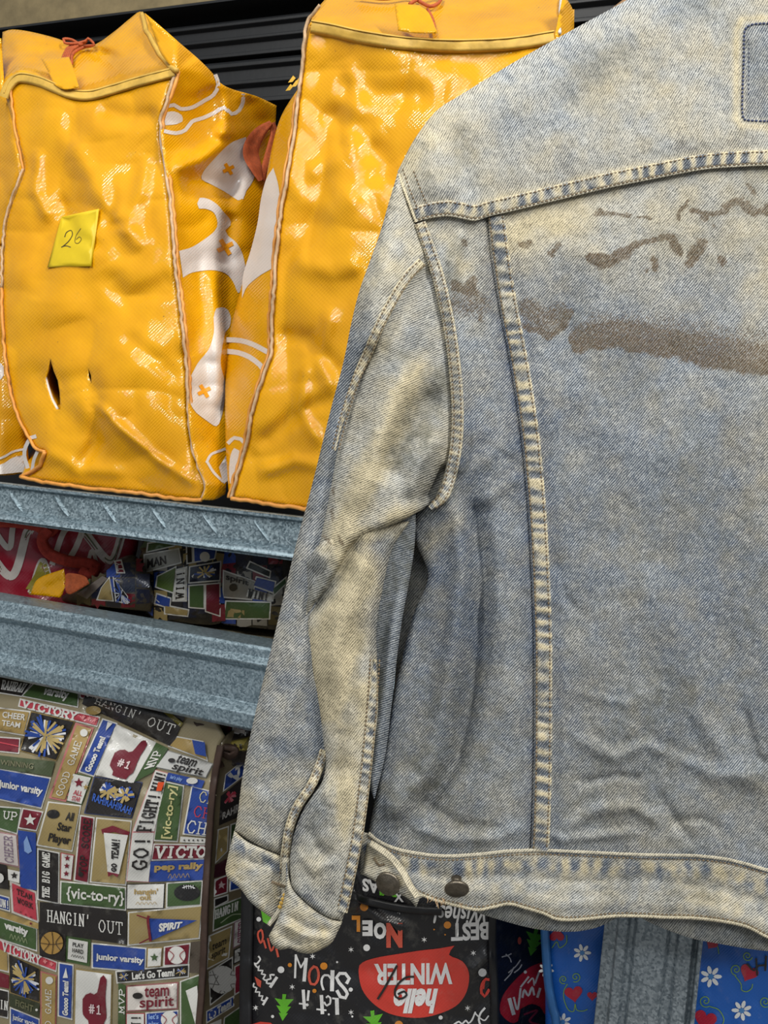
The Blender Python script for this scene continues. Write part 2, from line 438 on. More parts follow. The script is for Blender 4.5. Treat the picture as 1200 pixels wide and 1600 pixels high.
M_YEL = film('yellow_bag_film', ((.73, .35, .001), (.55, .235, .001)), 0.48, 1.0, 0.75, .6, spec=.12)
M_TAPE = simple('yellow_binding_tape', (.70, .43, .07), 0.6, 0, .35, 45, .6, .0006)
M_WHITE = film('white_print', ((.62, .60, .57), (.52, .49, .46)), 0.35, 0.8, 0.3, 0.8)
M_PIPE = simple('cream_piping', (.66, .44, .25), 0.6, 0, .5, 90)
M_PIPEO = simple('orange_piping', (.78, .33, .06), 0.55, 0, .35, 60)
M_ORANGE = simple('orange_strap', (.50, .10, .025), 0.75, 0, .4, 200, .6)
M_CARD = simple('yellow_card', (.70, .50, .006), 0.5, 0, .15, 25)
M_INK = simple('black_ink', (.012, .011, .012), 0.5)
M_GREYINK = simple('pencil_mark', (.12, .085, .02), 0.6)
M_PRINT = film('printed_bag_film', None, 0.34, 0.5, 0.28, 1.0, attr=True)
M_BEAM = galv('galvanised_blue_steel', (.12, .175, .21), (.34, .43, .485))
M_POST = galv('galvanised_grey_steel', (.17, .21, .24), (.42, .47, .50), 520)
M_SHADEST = simple('shade_dark_steel', (.007, .008, .010), 0.5, 0.0, .3, 30)  # rear steel, shadow painted into its near-black colour
M_BOARD = simple('chipboard_shelf', (.58, .48, .28), 0.85, 0, .5, 90)
M_BROWN = simple('brown_binding', (.075, .042, .03), 0.6, 0, .4, 60)
M_BLACKB = simple('black_binding', (.012, .012, .014), 0.5, 0, .4, 60)
M_BLUEP = simple('light_blue_piping', (.05, .20, .52), 0.4, 0, .3, 50)
M_BRASS = simple('antique_button_metal', (.22, .19, .15), 0.38, 0.9, .45, 350, .5, .0004)
M_WALL = simple('painted_wall', (.30, .30, .29), 0.9)
M_FLOOR = simple('concrete_floor', (.28, .27, .25), 0.8, 0, .3, 5)
M_WOOD = simple('hanger_wood', (.35, .20, .09), 0.5, 0, .4, 20)
M_REDST = simple('red_webbing', (.55, .055, .035), 0.8, 0, .35, 250, .8)
# ------------------------------------------------------------------ room
def boxmesh(a0, a1, t0, t1, z0, z1):
    V = [rackpt(a, t, z) for a in (a0, a1) for t in (t0, t1) for z in (z0, z1)]
    Fc = [(0, 1, 3, 2), (4, 6, 7, 5), (0, 4, 5, 1), (2, 3, 7, 6), (0, 2, 6, 4), (1, 5, 7, 3)]
    return V, Fc
V, Fc = boxmesh(-4, 4, -3.5, 1.2, -.05, 0.0); props(mesh_obj('floor', V, Fc, M_FLOOR, None, False), kind='structure')
V, Fc = boxmesh(-4, 4, 0.95, 1.05, 0.0, 3.2); props(mesh_obj('wall_back', V, Fc, M_WALL, None, False), kind='structure')

# ------------------------------------------------------------------ steel rack
def zat(px, py, t=0.0): return rack_xz(px, py, t)[1]
A_L, A_P0, A_P1 = -1.5, rack_xz(932, 1560)[0], rack_xz(1092, 1520)[0]
A_R = A_P1
rack = empty('storage_rack', rackpt(0, 0, 0), 'galvanised blue-grey steel storage rack holding the shopping bags behind the jacket', 'rack')
def extrude(prof, a0, a1, mat, name, parent, closed_prof=True, extra=(), n=1, label=None):
    V = []; Fc = []; m = len(prof)
    for i in range(n + 1):
        a = a0 + (a1 - a0) * i / n
        for t, z in prof: V.append(rackpt(a, t, z))
    for i in range(n):
        for k in range(m): Fc.append((i * m + k, i * m + (k + 1) % m, (i + 1) * m + (k + 1) % m, (i + 1) * m + k))
    Fc.append(tuple(range(m))[::-1]); Fc.append(tuple(range(n * m, (n + 1) * m)))
    for v, f in extra:
        k = len(V); V += list(v); Fc += [tuple(i + k for i in q) for q in f]
    o = mesh_obj(name, V, Fc, mat, parent, False, label=label)
    b = o.modifiers.new('Bevel', 'BEVEL'); b.width = 0.0012; b.segments = 2; b.limit_method = 'ANGLE'; b.angle_limit = math.radians(20)
    for p in o.data.polygons: p.use_smooth = True
    w = o.modifiers.new('WeightedNormal', 'WEIGHTED_NORMAL'); w.keep_sharp = False
    return o
def rib(cx, cz, L, w, h, ang, t0):
    """an embossed slanting rib on the beam face"""
    V = []; Fc = []; c, s = math.cos(ang), math.sin(ang); nu, nv = 10, 6
    for i in range(nu + 1):
        for j in range(nv + 1):
            u = -1 + 2 * i / nu; v = -1 + 2 * j / nv
            ww = w * math.sqrt(max(0, 1 - abs(u) ** 5)); x = u * L; y = v * ww
            hh = h * (1 - v * v) * (1 - abs(u) ** 4)
            V.append(rackpt(cx + c * x - s * y, t0 + .0006 - hh, cz + s * x + c * y))
    for i in range(nu):
        for j in range(nv): a = i * (nv + 1) + j; Fc.append((a, a + nv + 1, a + nv + 2, a + 1))
    return V, Fc
# upper beam (light, with slanting ribs)
z1, z2, z3, z4 = zat(0, 754), zat(0, 761), zat(0, 799), zat(0, 815)
ribs = []
for px, py in ((-46, 773), (24, 783), (96, 791), (170, 800), (247, 808), (327, 817), (408, 828), (490, 838), (575, 848), (660, 858), (748, 869)):
    a, z = rack_xz(px, py, .004); ribs.append(rib(a, z, .0155, .0026, .0028, math.radians(-44), .004))
beam1 = extrude([(.05, z1), (.05, z1 - .002), (.012, z1 - .002), (.012, z4), (.000, z4), (-.002, z4 + .003), (-.002, z3 - .003), (.0025, z3), (.0045, z3 + .003), (.004, z2 - .001), (.001, z2 + .001), (0, z1 - .001), (.002, z1)][::-1],
                A_L, A_R, M_BEAM, 'shelf_beam', rack, extra=ribs, label='narrow upper beam embossed with slanting ribs')
# lower beam (deep, stepped)
y1, y2, y3, y4, y5, y6 = zat(0, 939), zat(0, 966), zat(0, 976), zat(0, 1020), zat(0, 1030), zat(0, 1058)
yb = y1
beam2 = extrude([(.055, yb), (.055, yb - .002), (.014, yb - .002), (.014, y6), (.000, y6), (-.005, y6 + .004), (-.005, y5 - .002), (.000, y5 + .003), (.005, y4 - .001), (.005, y3 + .002), (.002, y3 + .004), (-.002, y2 + .001), (-.002, y2 + .003), (.003, y2 + .008), (.003, y1 - .003), (.005, y1)][::-1],
                A_L, A_R, M_BEAM, 'shelf_beam', rack, label='deep lower beam with stepped ridges')
# shelf boards
def board(z, t0, t1, name='shelf_board', th=.012):
    V, Fc = boxmesh(A_L, A_R + .9, t0, t1, z - th, z)
    return mesh_obj(name, V, Fc, M_BOARD, rack, False)
ZS1 = z1 - .006; ZS2 = y1 - .0225
board(ZS1, .013, .44); board(ZS2, .016, .44)
ZT = zat(150, 33, .45)
V, Fc = boxmesh(A_L, A_R + .9, .435, .75, ZT - .004, ZT); mesh_obj('shelf_board', V, Fc, M_SHADEST, rack, False)
V, Fc = boxmesh(-1.2, rack_xz(420, 0, .44)[0], .44, .72, ZT + .0005, ZT + .33)  # added box, made up to give the tan band at the top left
ab = mesh_obj('added_band_box', V, Fc, simple('tan_band_box', (.22, .17, .085), .8, 0, .35, 30), None, False); props(ab, 'made-up tan box giving the band above the bag with the 26 card, only its lower edge showing', 'box')
bv = ab.modifiers.new('Bevel', 'BEVEL'); bv.width = .004; bv.segments = 2
ZS3 = zat(0, 1730); board(ZS3, .0, .44)
def boty(px, t=.03):
    ys = np.linspace(1500, 2100, 601); z = PR(np.full(601, float(px)), ys, t)[:, 2]
    return float(np.interp(-ZS3, -z, ys))
# uprights
def post(a0, a1, t0, sgn, name='rack_post', zlo=0.0, zhi=2.4):
    w = a1 - a0; d = .018
    P = [(a0, t0 + .05), (a0, t0), (a0 + .10 * w, t0 - .002), (a0 + .13 * w, t0 - .002), (a0 + .15 * w, t0 - d * .35), (a0 + .24 * w, t0 - d * .35), (a0 + .27 * w, t0 - d * .15), (a0 + .31 * w, t0 - d * .15), (a0 + .34 * w, t0 - d * .42), (a0 + .64 * w, t0 - d * .42), (a0 + .68 * w, t0 - d * .12), (a0 + .74 * w, t0 - d * .12),
         (a0 + .77 * w, t0 - d * .3), (a0 + .9 * w, t0 - d * .3), (a0 + .93 * w, t0), (a0 + .955 * w, t0), (a0 + .96 * w, t0 - d * .5), (a1, t0 - d * .5), (a1, t0 + .05)]
    V = []; n = len(P)
    for z in (zlo, zhi):
        for a, t in P: V.append(rackpt(a, t, z))
    Fc = [(k, (k + 1) % n, n + (k + 1) % n, n + k) for k in range(n)] + [tuple(range(n))[::-1], tuple(range(n, 2 * n))]
    o = mesh_obj(name, V, Fc, M_POST, rack, False)
    b = o.modifiers.new('Bevel', 'BEVEL'); b.width = 0.0014; b.segments = 2; b.limit_method = 'ANGLE'; b.angle_limit = math.radians(20)
    for p in o.data.polygons: p.use_smooth = True
    w = o.modifiers.new('WeightedNormal', 'WEIGHTED_NORMAL')
    return o
post(A_P0, A_P1, -.002, 1)
# beams at the back, above the bags, their shadow painted near-black
def backbeam(yt, yb, px=350):
    t = .46; za, zb = zat(px, yt, t), zat(px, yb, t); h = za - zb
    P = [(t + .03, za), (t, za), (t - .004, za - .08 * h), (t - .004, za - .16 * h), (t + .004, za - .2 * h), (t + .004, za - .44 * h), (t - .006, za - .5 * h), (t - .006, za - .58 * h), (t + .003, za - .63 * h), (t + .003, za - .86 * h), (t - .004, za - .9 * h), (t - .004, zb), (t + .03, zb)]
    extrude(P[::-1], A_L, A_R + .9, M_SHADEST, 'rear_beam', rack)
backbeam(34, 92); backbeam(97, 165)
V, Fc = boxmesh(A_L, A_R + .9, .78, .79, .1, 2.3); mesh_obj('added_back_sheet', V, Fc, M_SHADEST, rack, False, label='added back sheet that keeps the rack interior dark')  # sheet added behind the shelves to darken the rack interior
# ------------------------------------------------------------------ the yellow bags on the upper shelf
C_WHITE = M_WHITE
class Flat:
    """shapes printed on a surface, gathered into one mesh with a colour per face"""
    def __init__(s): s.V = []; s.T = []; s.C = []; s.L = []
    def _add(s, V, T, c, layer):
        k = sum(len(v) for v in s.V); s.V.append(np.asarray(V, float)); s.T += [tuple(int(i) + k for i in t) for t in T]
        cc = lin(c) if len(c) == 3 else c
        s.C += [cc] * len(T); s.L.append(np.full(len(V), float(layer)))
    def poly(s, pts, c, layer=1, step=9, smooth=False):
        P = closed(pts, min(step, 6)) if smooth else [tuple(p[:2]) for p in pts]
        if not smooth:
            Q = []
            for i in range(len(P)):
                a, b = np.array(P[i]), np.array(P[(i + 1) % len(P)]); n = max(1, int(np.hypot(*(b - a)) / step))
                Q += [tuple(a + (b - a) * k / n) for k in range(n)]
            P = Q
        V, T = fill(P, step); s._add(V, T, c, layer)
    def raw(s, V, T, c, layer=2): s._add(V, T, c, layer)
    def stroke(s, pts, w, c, layer=2, smooth=True, taper=False):
        p = np.array(cr(pts, max(1.5, w)) if smooth and len(pts) > 2 else cr(pts, 4)) if len(pts) > 1 else np.array(pts)
        t = np.gradient(p, axis=0); t /= np.linalg.norm(t, axis=1)[:, None] + 1e-9; n = np.stack([-t[:, 1], t[:, 0]], 1)
        m = len(p); ww = np.full(m, w / 2.0)
        if taper: ww = ww * (0.35 + 0.65 * np.sin(np.pi * np.linspace(0.05, .95, m)))
        p = p.copy(); p[0] -= t[0] * w * .3; p[-1] += t[-1] * w * .3
        V = np.vstack([p + n * ww[:, None], p - n * ww[:, None]]); T = []
        for i in range(m - 1): T += [(i, i + 1, m + i), (i + 1, m + i + 1, m + i)]
        s._add(V, T, c, layer)
    def disc(s, x, y, rx, c, layer=2, ry=None, n=14):
        ry = ry or rx; V = [(x, y)] + [(x + rx * math.cos(2 * math.pi * i / n), y + ry * math.sin(2 * math.pi * i / n)) for i in range(n)]
        s._add(V, [(0, 1 + (i + 1) % n, 1 + i) for i in range(n)], c, layer)
    def star(s, x, y, r_, c, layer=2, k=5, inner=.42, rot=-90):
        V = [(x, y)]
        for i in range(2 * k):
            q = r_ if i % 2 == 0 else r_ * inner; a = math.radians(rot + 180 * i / k); V.append((x + q * math.cos(a), y + q * math.sin(a)))
        n = 2 * k; s._add(V, [(0, 1 + (i + 1) % n, 1 + i) for i in range(n)], c, layer)
    def clip(s, poly):
        V = np.vstack(s.V); T = np.array(s.T); c = V[T].mean(axis=1); m = inside(c[:, 0], c[:, 1], poly)
        s.T = [tuple(t) for t in T[m]]; s.C = [q for q, k_ in zip(s.C, m) if k_]
    def build(s, name, hfun, proj, mat, parent, eps=.00035, sgn=-1, label=None):
        V = np.vstack(s.V); L = np.concatenate(s.L); T = np.array(s.T)
        a = V[T]; ar = (a[:, 1, 0] - a[:, 0, 0]) * (a[:, 2, 1] - a[:, 0, 1]) - (a[:, 1, 1] - a[:, 0, 1]) * (a[:, 2, 0] - a[:, 0, 0])
        T[ar > 0] = T[ar > 0][:, ::-1]
        H = hfun(V[:, 0], V[:, 1]) + sgn * eps * L
        return mesh_obj(name, proj(V[:, 0], V[:, 1], H), T, mat, parent, True, V, None, np.array(s.C), None, label)
_txt = {}
def glyphs(string, bold=0.0, shear=0.0, space=1.0):
    k = (string, bold, shear, space)
    if k in _txt: return _txt[k]
    cu = bpy.data.curves.new('t', 'FONT'); cu.body = string; cu.resolution_u = 3; cu.offset = bold; cu.shear = shear; cu.space_character = space
    o = bpy.data.objects.new('t', cu); me = o.to_mesh(); me.calc_loop_triangles()
    V = np.array([(v.co.x, -v.co.y) for v in me.vertices]); T = np.array([tuple(t.vertices) for t in me.loop_triangles])
    o.to_mesh_clear(); bpy.data.objects.remove(o); bpy.data.curves.remove(cu)
    mn = V.min(0); mx = V.max(0); V = (V - mn) / (mx - mn)
    _txt[k] = (V, T); return V, T
def bil(q, u, v):
    q = [np.array(p[:2], float) for p in q]; u = np.asarray(u)[..., None]; v = np.asarray(v)[..., None]
    return (q[0] * (1 - u) + q[1] * u) * (1 - v) + (q[3] * (1 - u) + q[2] * u) * v
def text(fl, q, string, box, c, layer=3, rot=0, bold=0.02, shear=0.0, space=1.0):
    """text in a quad; box=(u0,v0,u1,v1); rot 90 reads upwards, 180 upside down"""
    V, T = glyphs(string, bold, shear, space); x, y = V[:, 0], V[:, 1]
    if rot == 90: x, y = y, 1 - x
    elif rot == 180: x, y = 1 - x, 1 - y
    elif rot == 270: x, y = 1 - y, x
    u = box[0] + (box[2] - box[0]) * x; v = box[1] + (box[3] - box[1]) * y
    fl.raw(bil(q, u, v), T, c, layer)
# slab-serif capitals drawn as strokes (unit box, y down)
SL = {'A': [[(0, 1), (.5, 0), (1, 1)], [(.2, .65), (.8, .65)]], 'B': [[(.12, 0), (.12, 1)], [(0, 0), (.7, 0), (.9, .22), (.7, .47), (.12, .47)], [(.7, .47), (1, .74), (.75, 1), (0, 1)]],
      'C': [[(.95, .25), (.75, .02), (.35, .02), (.05, .35), (.05, .65), (.35, .98), (.75, .98), (.95, .75)]], 'D': [[(.12, 0), (.12, 1)], [(0, 0), (.6, 0), (.98, .3), (.98, .7), (.6, 1), (0, 1)]],
      'E': [[(.12, 0), (.12, 1)], [(0, 0), (.92, 0), (.92, .2)], [(.12, .48), (.65, .48)], [(0, 1), (.95, 1), (.95, .78)]], 'F': [[(.12, 0), (.12, 1)], [(0, 0), (.92, 0), (.92, .2)], [(.12, .48), (.65, .48)]],
      'G': [[(.93, .25), (.75, .02), (.35, .02), (.05, .35), (.05, .65), (.35, .98), (.75, .98), (.93, .8), (.93, .58), (.6, .58)]], 'H': [[(.12, 0), (.12, 1)], [(.88, 0), (.88, 1)], [(.12, .5), (.88, .5)]],
      'I': [[(.5, 0), (.5, 1)]], 'K': [[(.12, 0), (.12, 1)], [(.9, 0), (.12, .6)], [(.4, .4), (.95, 1)]], 'L': [[(.12, 0), (.12, 1)], [(0, 1), (.95, 1), (.95, .75)]],
      'M': [[(.1, 1), (.1, 0), (.5, .7), (.9, 0), (.9, 1)]], 'N': [[(.12, 1), (.12, 0), (.88, 1), (.88, 0)]], 'O': [[(.35, .02), (.05, .35), (.05, .65), (.35, .98), (.65, .98), (.95, .65), (.95, .35), (.65, .02), (.35, .02)]],
      'P': [[(.12, 0), (.12, 1)], [(0, 0), (.7, 0), (.95, .27), (.7, .53), (.12, .53)]], 'R': [[(.12, 0), (.12, 1)], [(0, 0), (.7, 0), (.92, .25), (.7, .5), (.12, .5)], [(.5, .5), (.95, 1)]],
      'S': [[(.92, .22), (.7, .02), (.3, .02), (.08, .25), (.3, .46), (.7, .54), (.93, .76), (.7, .98), (.3, .98), (.06, .78)]], 'T': [[(.5, 0), (.5, 1)], [(.03, .22), (.03, 0), (.97, 0), (.97, .22)]],
      'U': [[(.12, 0), (.12, .7), (.35, .98), (.65, .98), (.88, .7), (.88, 0)]], 'V': [[(.05, 0), (.5, 1), (.95, 0)]], 'W': [[(.03, 0), (.27, 1), (.5, .3), (.73, 1), (.97, 0)]], 'Y': [[(.05, 0), (.5, .5), (.95, 0)], [(.5, .5), (.5, 1)]],
      "'": [[(.5, 0), (.45, .3)]], '!': [[(.5, 0), (.5, .66)], [(.5, .9), (.5, 1)]], '#': [[(.35, 0), (.25, 1)], [(.75, 0), (.65, 1)], [(.05, .33), (.95, .33)], [(.05, .67), (.95, .67)]], '1': [[(.2, .2), (.5, 0), (.5, 1)], [(.2, 1), (.8, 1)]]}
SERIF = {'A': [(0, 1), (1, 1)], 'H': [(.12, 0), (.12, 1), (.88, 0), (.88, 1)], 'I': [(.5, 0), (.5, 1)], 'K': [(.12, 0), (.12, 1), (.9, 0), (.93, 1)], 'M': [(.1, 1), (.9, 1)], 'N': [(.12, 1), (.88, 0)], 'P': [(.12, 1)], 'R': [(.12, 1), (.95, 1)],
         'T': [(.5, 1)], 'U': [(.12, 0), (.88, 0)], 'V': [(.05, 0), (.95, 0)], 'W': [(.03, 0), (.97, 0)], 'Y': [(.05, 0), (.95, 0), (.5, 1)], 'F': [(.12, 1)]}
def slab(fl, q, string, box, c, layer=3, rot=0, wt=.17, gap=.35):
    n = len(string); adv = 1 + gap; tot = n * adv - gap; segs = []
    for i, ch in enumerate(string):
        nar = ch in "I'!1"
        for st in SL.get(ch, []):
            for a, b in zip(st[:-1], st[1:]): segs.append((i * adv + a[0], a[1], i * adv + b[0], b[1], wt))
        for x, y in SERIF.get(ch, []): segs.append((i * adv + x - .2, y, i * adv + x + .2, y, wt * .75))
    wq = np.linalg.norm(bil(q, box[2] if rot in (0, 180) else box[0], box[1] if rot in (0, 180) else box[3]) - bil(q, box[0], box[1])) / tot
    hq = np.linalg.norm(bil(q, box[0] if rot in (0, 180) else box[2], box[3] if rot in (0, 180) else box[1]) - bil(q, box[0], box[1]))
    w = min(wq, hq) if min(wq, hq) > .5 * max(wq, hq) else (wq + hq) / 2
    for x0, y0, x1, y1, ww in segs:
        P = []
        for x, y in ((x0, y0), (x1, y1)):
            x = x / tot
            if rot == 90: x, y = y, 1 - x
            elif rot == 180: x, y = 1 - x, 1 - y
            elif rot == 270: x, y = 1 - y, x
            P.append(bil(q, box[0] + (box[2] - box[0]) * x, box[1] + (box[3] - box[1]) * y))
        a, b = P; d = b - a; L = np.hypot(*d) or 1; d = d / L; nn = np.array([-d[1], d[0]]); t = w * ww / 2 + .12
        a = a - d * t * .8; b = b + d * t * .8
        fl.raw([a + nn * t, b + nn * t, b - nn * t, a - nn * t], [(0, 1, 2), (0, 2, 3)], c, layer)
# ---- yellow bag with the paper label
YL = [(14, 128), (20, 175), (28, 225), (36, 264), (22, 300), (9, 340), (4, 390), (2, 450), (6, 540), (18, 620), (38, 672), (57, 702), (70, 706), (58, 732), (32, 745)]
YR = [(275, 112), (263, 150), (251, 190), (254, 235), (263, 290), (269, 350), (273, 410), (278, 450), (284, 500), (291, 570), (294, 640), (299, 690), (310, 730), (321, 757), (315, 781)]
TAPE = [(8, 148), (17, 128), (32, 117), (60, 124), (90, 140), (120, 152), (150, 148), (190, 134), (235, 122), (275, 112)]
YB = [(315, 781), (280, 780), (220, 771), (150, 764), (95, 757), (60, 752), (32, 745)]
def H_y1(X, Y):      # depth into the rack; smaller is nearer
    h = .030 - .006 * smooth01((Y - 150) / 300) - .020 * np.sin(np.pi * np.clip((X - 5) / 300, 0, 1)) * np.sin(np.pi * np.clip((Y - 90) / 760, 0, 1))
    h = h + .012 * fbm(X, Y, 160, 201) + .0110 * crumple(X, Y, 160, 205)
    for pts, w, a in (([(130, 250), (110, 330), (70, 400), (60, 470)], 24, .007), ([(100, 200), (150, 300), (215, 380), (250, 400)], 18, -.006), ([(150, 170), (200, 185), (250, 178)], 15, .006),
                      ([(160, 420), (200, 470), (280, 430)], 18, .005), ([(140, 620), (190, 670), (250, 720), (310, 760)], 8, -.006), ([(80, 600), (140, 590), (150, 640)], 16, .005), ([(150, 620), (150, 690), (120, 740)], 12, .006),
                      ([(40, 560), (100, 640), (180, 720)], 22, .005), ([(230, 240), (215, 330), (190, 370)], 12, -.006), ([(60, 230), (56, 300), (80, 350)], 10, -.005), ([(190, 520), (240, 560), (285, 600)], 14, .004),
                      ([(60, 700), (120, 730), (200, 740)], 12, -.004), ([(90, 300), (120, 370), (170, 390)], 10, .004), ([(180, 290), (170, 350), (210, 350), (225, 300)], 9, .004)):
        h = h + ridge(X, Y, pts, w, a)
    return h
def H_top1(X, Y):    # gathered top, tipping back from the binding tape
    d = seg_dist(X, Y, TAPE)[0]; base = H_y1(X, Y)
    k = smooth01(d / 18)
    h = base + k * (.010 + d * .0011) + .009 * crumple(X, Y, 90, 221)
    h = h + ridge(X, Y, [(222, 45), (250, 88), (275, 110)], 10, -.010, False) + ridge(X, Y, [(170, 75), (160, 110), (170, 140)], 20, .012) + ridge(X, Y, [(120, 75), (125, 110), (128, 140)], 14, -.006)
    return h
def H_side1(X, Y):   # gusset receding to the back
    xe = np.interp(Y, [p[1] for p in YR], [p[0] for p in YR]); q = np.clip(X - xe, 0, 400)
    h = .026 + .00085 * q + 0.0000012 * q * q + .010 * fbm(X, Y, 120, 231) + .008 * crumple(X, Y, 110, 235)
    for pts, w, a in (([(270, 265), (310, 250), (345, 225), (352, 190)], 14, -.016), ([(280, 290), (330, 285), (380, 300)], 20, .016), ([(345, 120), (356, 170), (350, 220)], 12, -.010),
                      ([(330, 420), (338, 520), (342, 640)], 12, -.012), ([(380, 150), (400, 200), (395, 260)], 20, .014), ([(300, 90), (330, 140)], 20, -.006), ([(362, 330), (350, 420)], 14, .010)):
        h = h + ridge(X, Y, pts, w, a)
    return h
yb1 = empty('reusable_shopping_bag', one(PR, 170, 775, .1), 'crumpled glossy yellow shopping bag with a handwritten 26 card and torn front', 'bag', 'yellow shopping bags on the upper shelf')
tear = [(80, 566), (84, 580), (90, 594), (93, 612), (94, 630), (95, 641), (88, 640), (80, 624), (74, 606), (71, 592), (75, 580), (79, 560)]
tear2 = [(138, 576), (142, 586), (143, 600), (139, 590)]
TP = [(x, y) for x, y in TAPE]
FRONT = [YL[-1] + (1,)] + YL[::-1][1:-2] + [(8, 148, 1)] + TP[1:-1] + [(275, 112, 1)] + YR[1:-1] + [(315, 781, 1)] + YB[1:-1]
y1front = sheet('front_panel', FRONT, H_y1, PR, M_YEL, yb1, step=4, back=.24, shrink=.72, sgn=-1, edge=.004, edge_w=8, holes=[tear, tear2])
TOPP = [(8, 148, 1), (2, 100), (4, 50, 1), (20, 46), (50, 50), (92, 61), (115, 72), (135, 74), (155, 66), (180, 48), (203, 29), (219, 18), (233, 27, 1), (240, 52), (252, 85), (275, 112, 1)] + TP[1:-1][::-1]
sheet('top_panel', TOPP, H_top1, PR, M_YEL, yb1, step=5, thick=.002, sgn=-1, edge=.003, edge_w=5)
SIDEP = [(275, 112, 1), (252, 85), (240, 52), (226, 20, 1), (250, 40), (282, 68), (310, 92), (330, 112), (345, 130), (365, 140), (400, 150), (432, 165, 1), (428, 230), (418, 300), (402, 370), (388, 430), (370, 500), (360, 560), (356, 640), (357, 720), (352, 772, 1), (335, 781), (315, 781, 1), (321, 757)] + YR[::-1][2:-1]
y1side = sheet('side_panel', SIDEP, H_side1, PR, M_YEL, yb1, step=5, thick=.003, sgn=-1)
sheet('side_panel', [(8, 148, 1), (2, 60, 1), (-30, 60, 1), (-30, 400, 1), (5, 380, 1), (12, 335), (36, 266, 1), (28, 225), (20, 175)], lambda X, Y: H_y1(X, Y) + .002 + .0012 * np.clip(30 - X, 0, 60) * .3, PR, M_YEL, yb1, step=6, thick=.003, sgn=-1, edge=.004, edge_w=8)
# white print on the gusset
def merge(a, *b):
    for o in b: o.parent = None; o.location = a.matrix_basis.translation if a.parent is None else a.location
    for o in b: o.parent = a.parent
    with bpy.context.temp_override(active_object=a, object=a, selected_objects=[a, *b], selected_editable_objects=[a, *b]): bpy.ops.object.join()
    return a
def prints(parent, shapes, hf, panel, name='white_print', eps=.0006):
    fl = Flat()
    for kind, pts, w in shapes:
        if kind == 'p': fl.poly(pts, (208, 200, 194), 1, 5, True)
        elif kind == 's': fl.stroke(pts, w, (208, 200, 194), 1)
        elif kind == 'o': fl.stroke(pts, w, (226, 150, 12), 2)
        elif kind == 'y': fl.poly(pts, (222, 150, 14), 2, 5, True)
    return merge(panel, fl.build(name, hf, PR, M_PRINT, parent, eps))
def cross(x, y, r_=7, w=5.5): return [('o', [(x - r_ * .6, y - r_), (x + r_ * .6, y + r_)], w), ('o', [(x + r_, y - r_ * .5), (x - r_, y + r_ * .5)], w)]
prints(yb1, [('s', [(337, 118), (341, 132), (334, 148), (318, 158), (300, 168), (282, 170), (272, 164), (261, 166)], 6), ('s', [(258, 205), (275, 208), (290, 203), (300, 190), (318, 184), (335, 176), (350, 168), (362, 178), (374, 172), (380, 158), (380, 148)], 6),
             ('p', [(257, 176, 1), (272, 174), (284, 180), (285, 190), (276, 194), (256, 196, 1)], 0),
             ('p', [(384, 214), (360, 224), (335, 248), (318, 268), (315, 280), (328, 287), (352, 300), (372, 313), (380, 311), (385, 298), (394, 285), (398, 270), (390, 250), (388, 228)], 0),
             ('p', [(308, 318), (312, 309), (326, 311), (340, 320), (350, 332), (359, 342), (360, 352), (352, 360), (356, 368), (370, 380), (380, 400), (384, 430), (378, 455), (372, 458), (364, 440), (352, 427), (330, 422), (300, 426), (286, 434, 1), (280, 392, 1), (300, 386), (322, 372), (336, 360), (340, 348), (334, 332), (320, 326), (311, 326)], 0),
             ('p', [(338, 482), (346, 480), (356, 484), (361, 498), (358, 512), (352, 520), (347, 545), (345, 570), (352, 600), (350, 632), (345, 655), (338, 666), (324, 658), (306, 644), (298, 632, 1), (297, 590, 1), (310, 566), (326, 546), (334, 520), (334, 496)], 0),
             ('s', [(323, 722), (330, 710), (345, 704), (356, 700)], 4), ('s', [(324, 722), (334, 738), (348, 752)], 4), ('p', [(342, 730, 1), (357, 706, 1), (357, 750, 1), (350, 756)], 0)]
       + cross(357, 264) + cross(352, 386, 10, 7) + cross(319, 611, 8, 6), H_side1, y1side)
# white loops at the lower left corner of the front
prints(yb1, [('s', [(43, 730), (38, 712), (40, 698), (48, 684), (55, 682)], 6), ('s', [(50, 735), (53, 718), (60, 702)], 5)], H_y1, y1front)
def piping(path, hf, parent, r_=.0016, mat=None, label=None, proud=.002, name='piping'):
    k = Ribbon(); n = np.array(cr(path, 7)); rr = np.random.RandomState(len(path))
    n[1:-1] += rr.uniform(-1.1, 1.1, n[1:-1].shape)
    k.cord([tuple(p) for p in n], r_, hf, PR, sgn=-1, rise=proud, step=3); return k.obj(name, [mat or M_PIPE], parent, label)
piping([(14, 128)] + YL[1:4], lambda X, Y: H_y1(X, Y), yb1, .0016, M_PIPEO)
piping(YL[3:8], H_y1, yb1, .0015); piping(YL[7:13], H_y1, yb1, .0019, M_PIPEO); piping(YL[12:], H_y1, yb1, .0022, M_PIPEO)
piping(YR, H_y1, yb1, .0018); piping([(x + 4, y) for x, y in YR[:13]], lambda X, Y: H_y1(X, Y) + .003, yb1, .0022, M_PIPEO)
piping(YB, H_y1, yb1, .0022, M_PIPEO, proud=.006)
piping([(222, 22), (226, 42), (237, 62), (249, 84), (262, 100), (277, 111)], H_top1, yb1, .0032, M_TAPE, proud=.002)
# binding tape across the top of the front
def tape(path, w, hf, parent, seed=0):
    k = Ribbon(); k.strip(path, w, hf, PR, .0016, 7, 4, None, .0004, sgn=-1, per=40, seed=seed, drop=.002)
    k.strip([(x, y - w * .9) for x, y in path], 1.8, hf, PR, .0022, 5, 4, None, 0, sgn=-1)
    return k.obj('binding_tape', [M_TAPE], parent)
tape([(6, 152), (14, 134), (30, 122), (60, 127), (85, 137), (112, 147), (140, 149), (175, 140), (215, 128), (272, 113)], 8, lambda X, Y: H_y1(X, Y) - .003, yb1, 3)
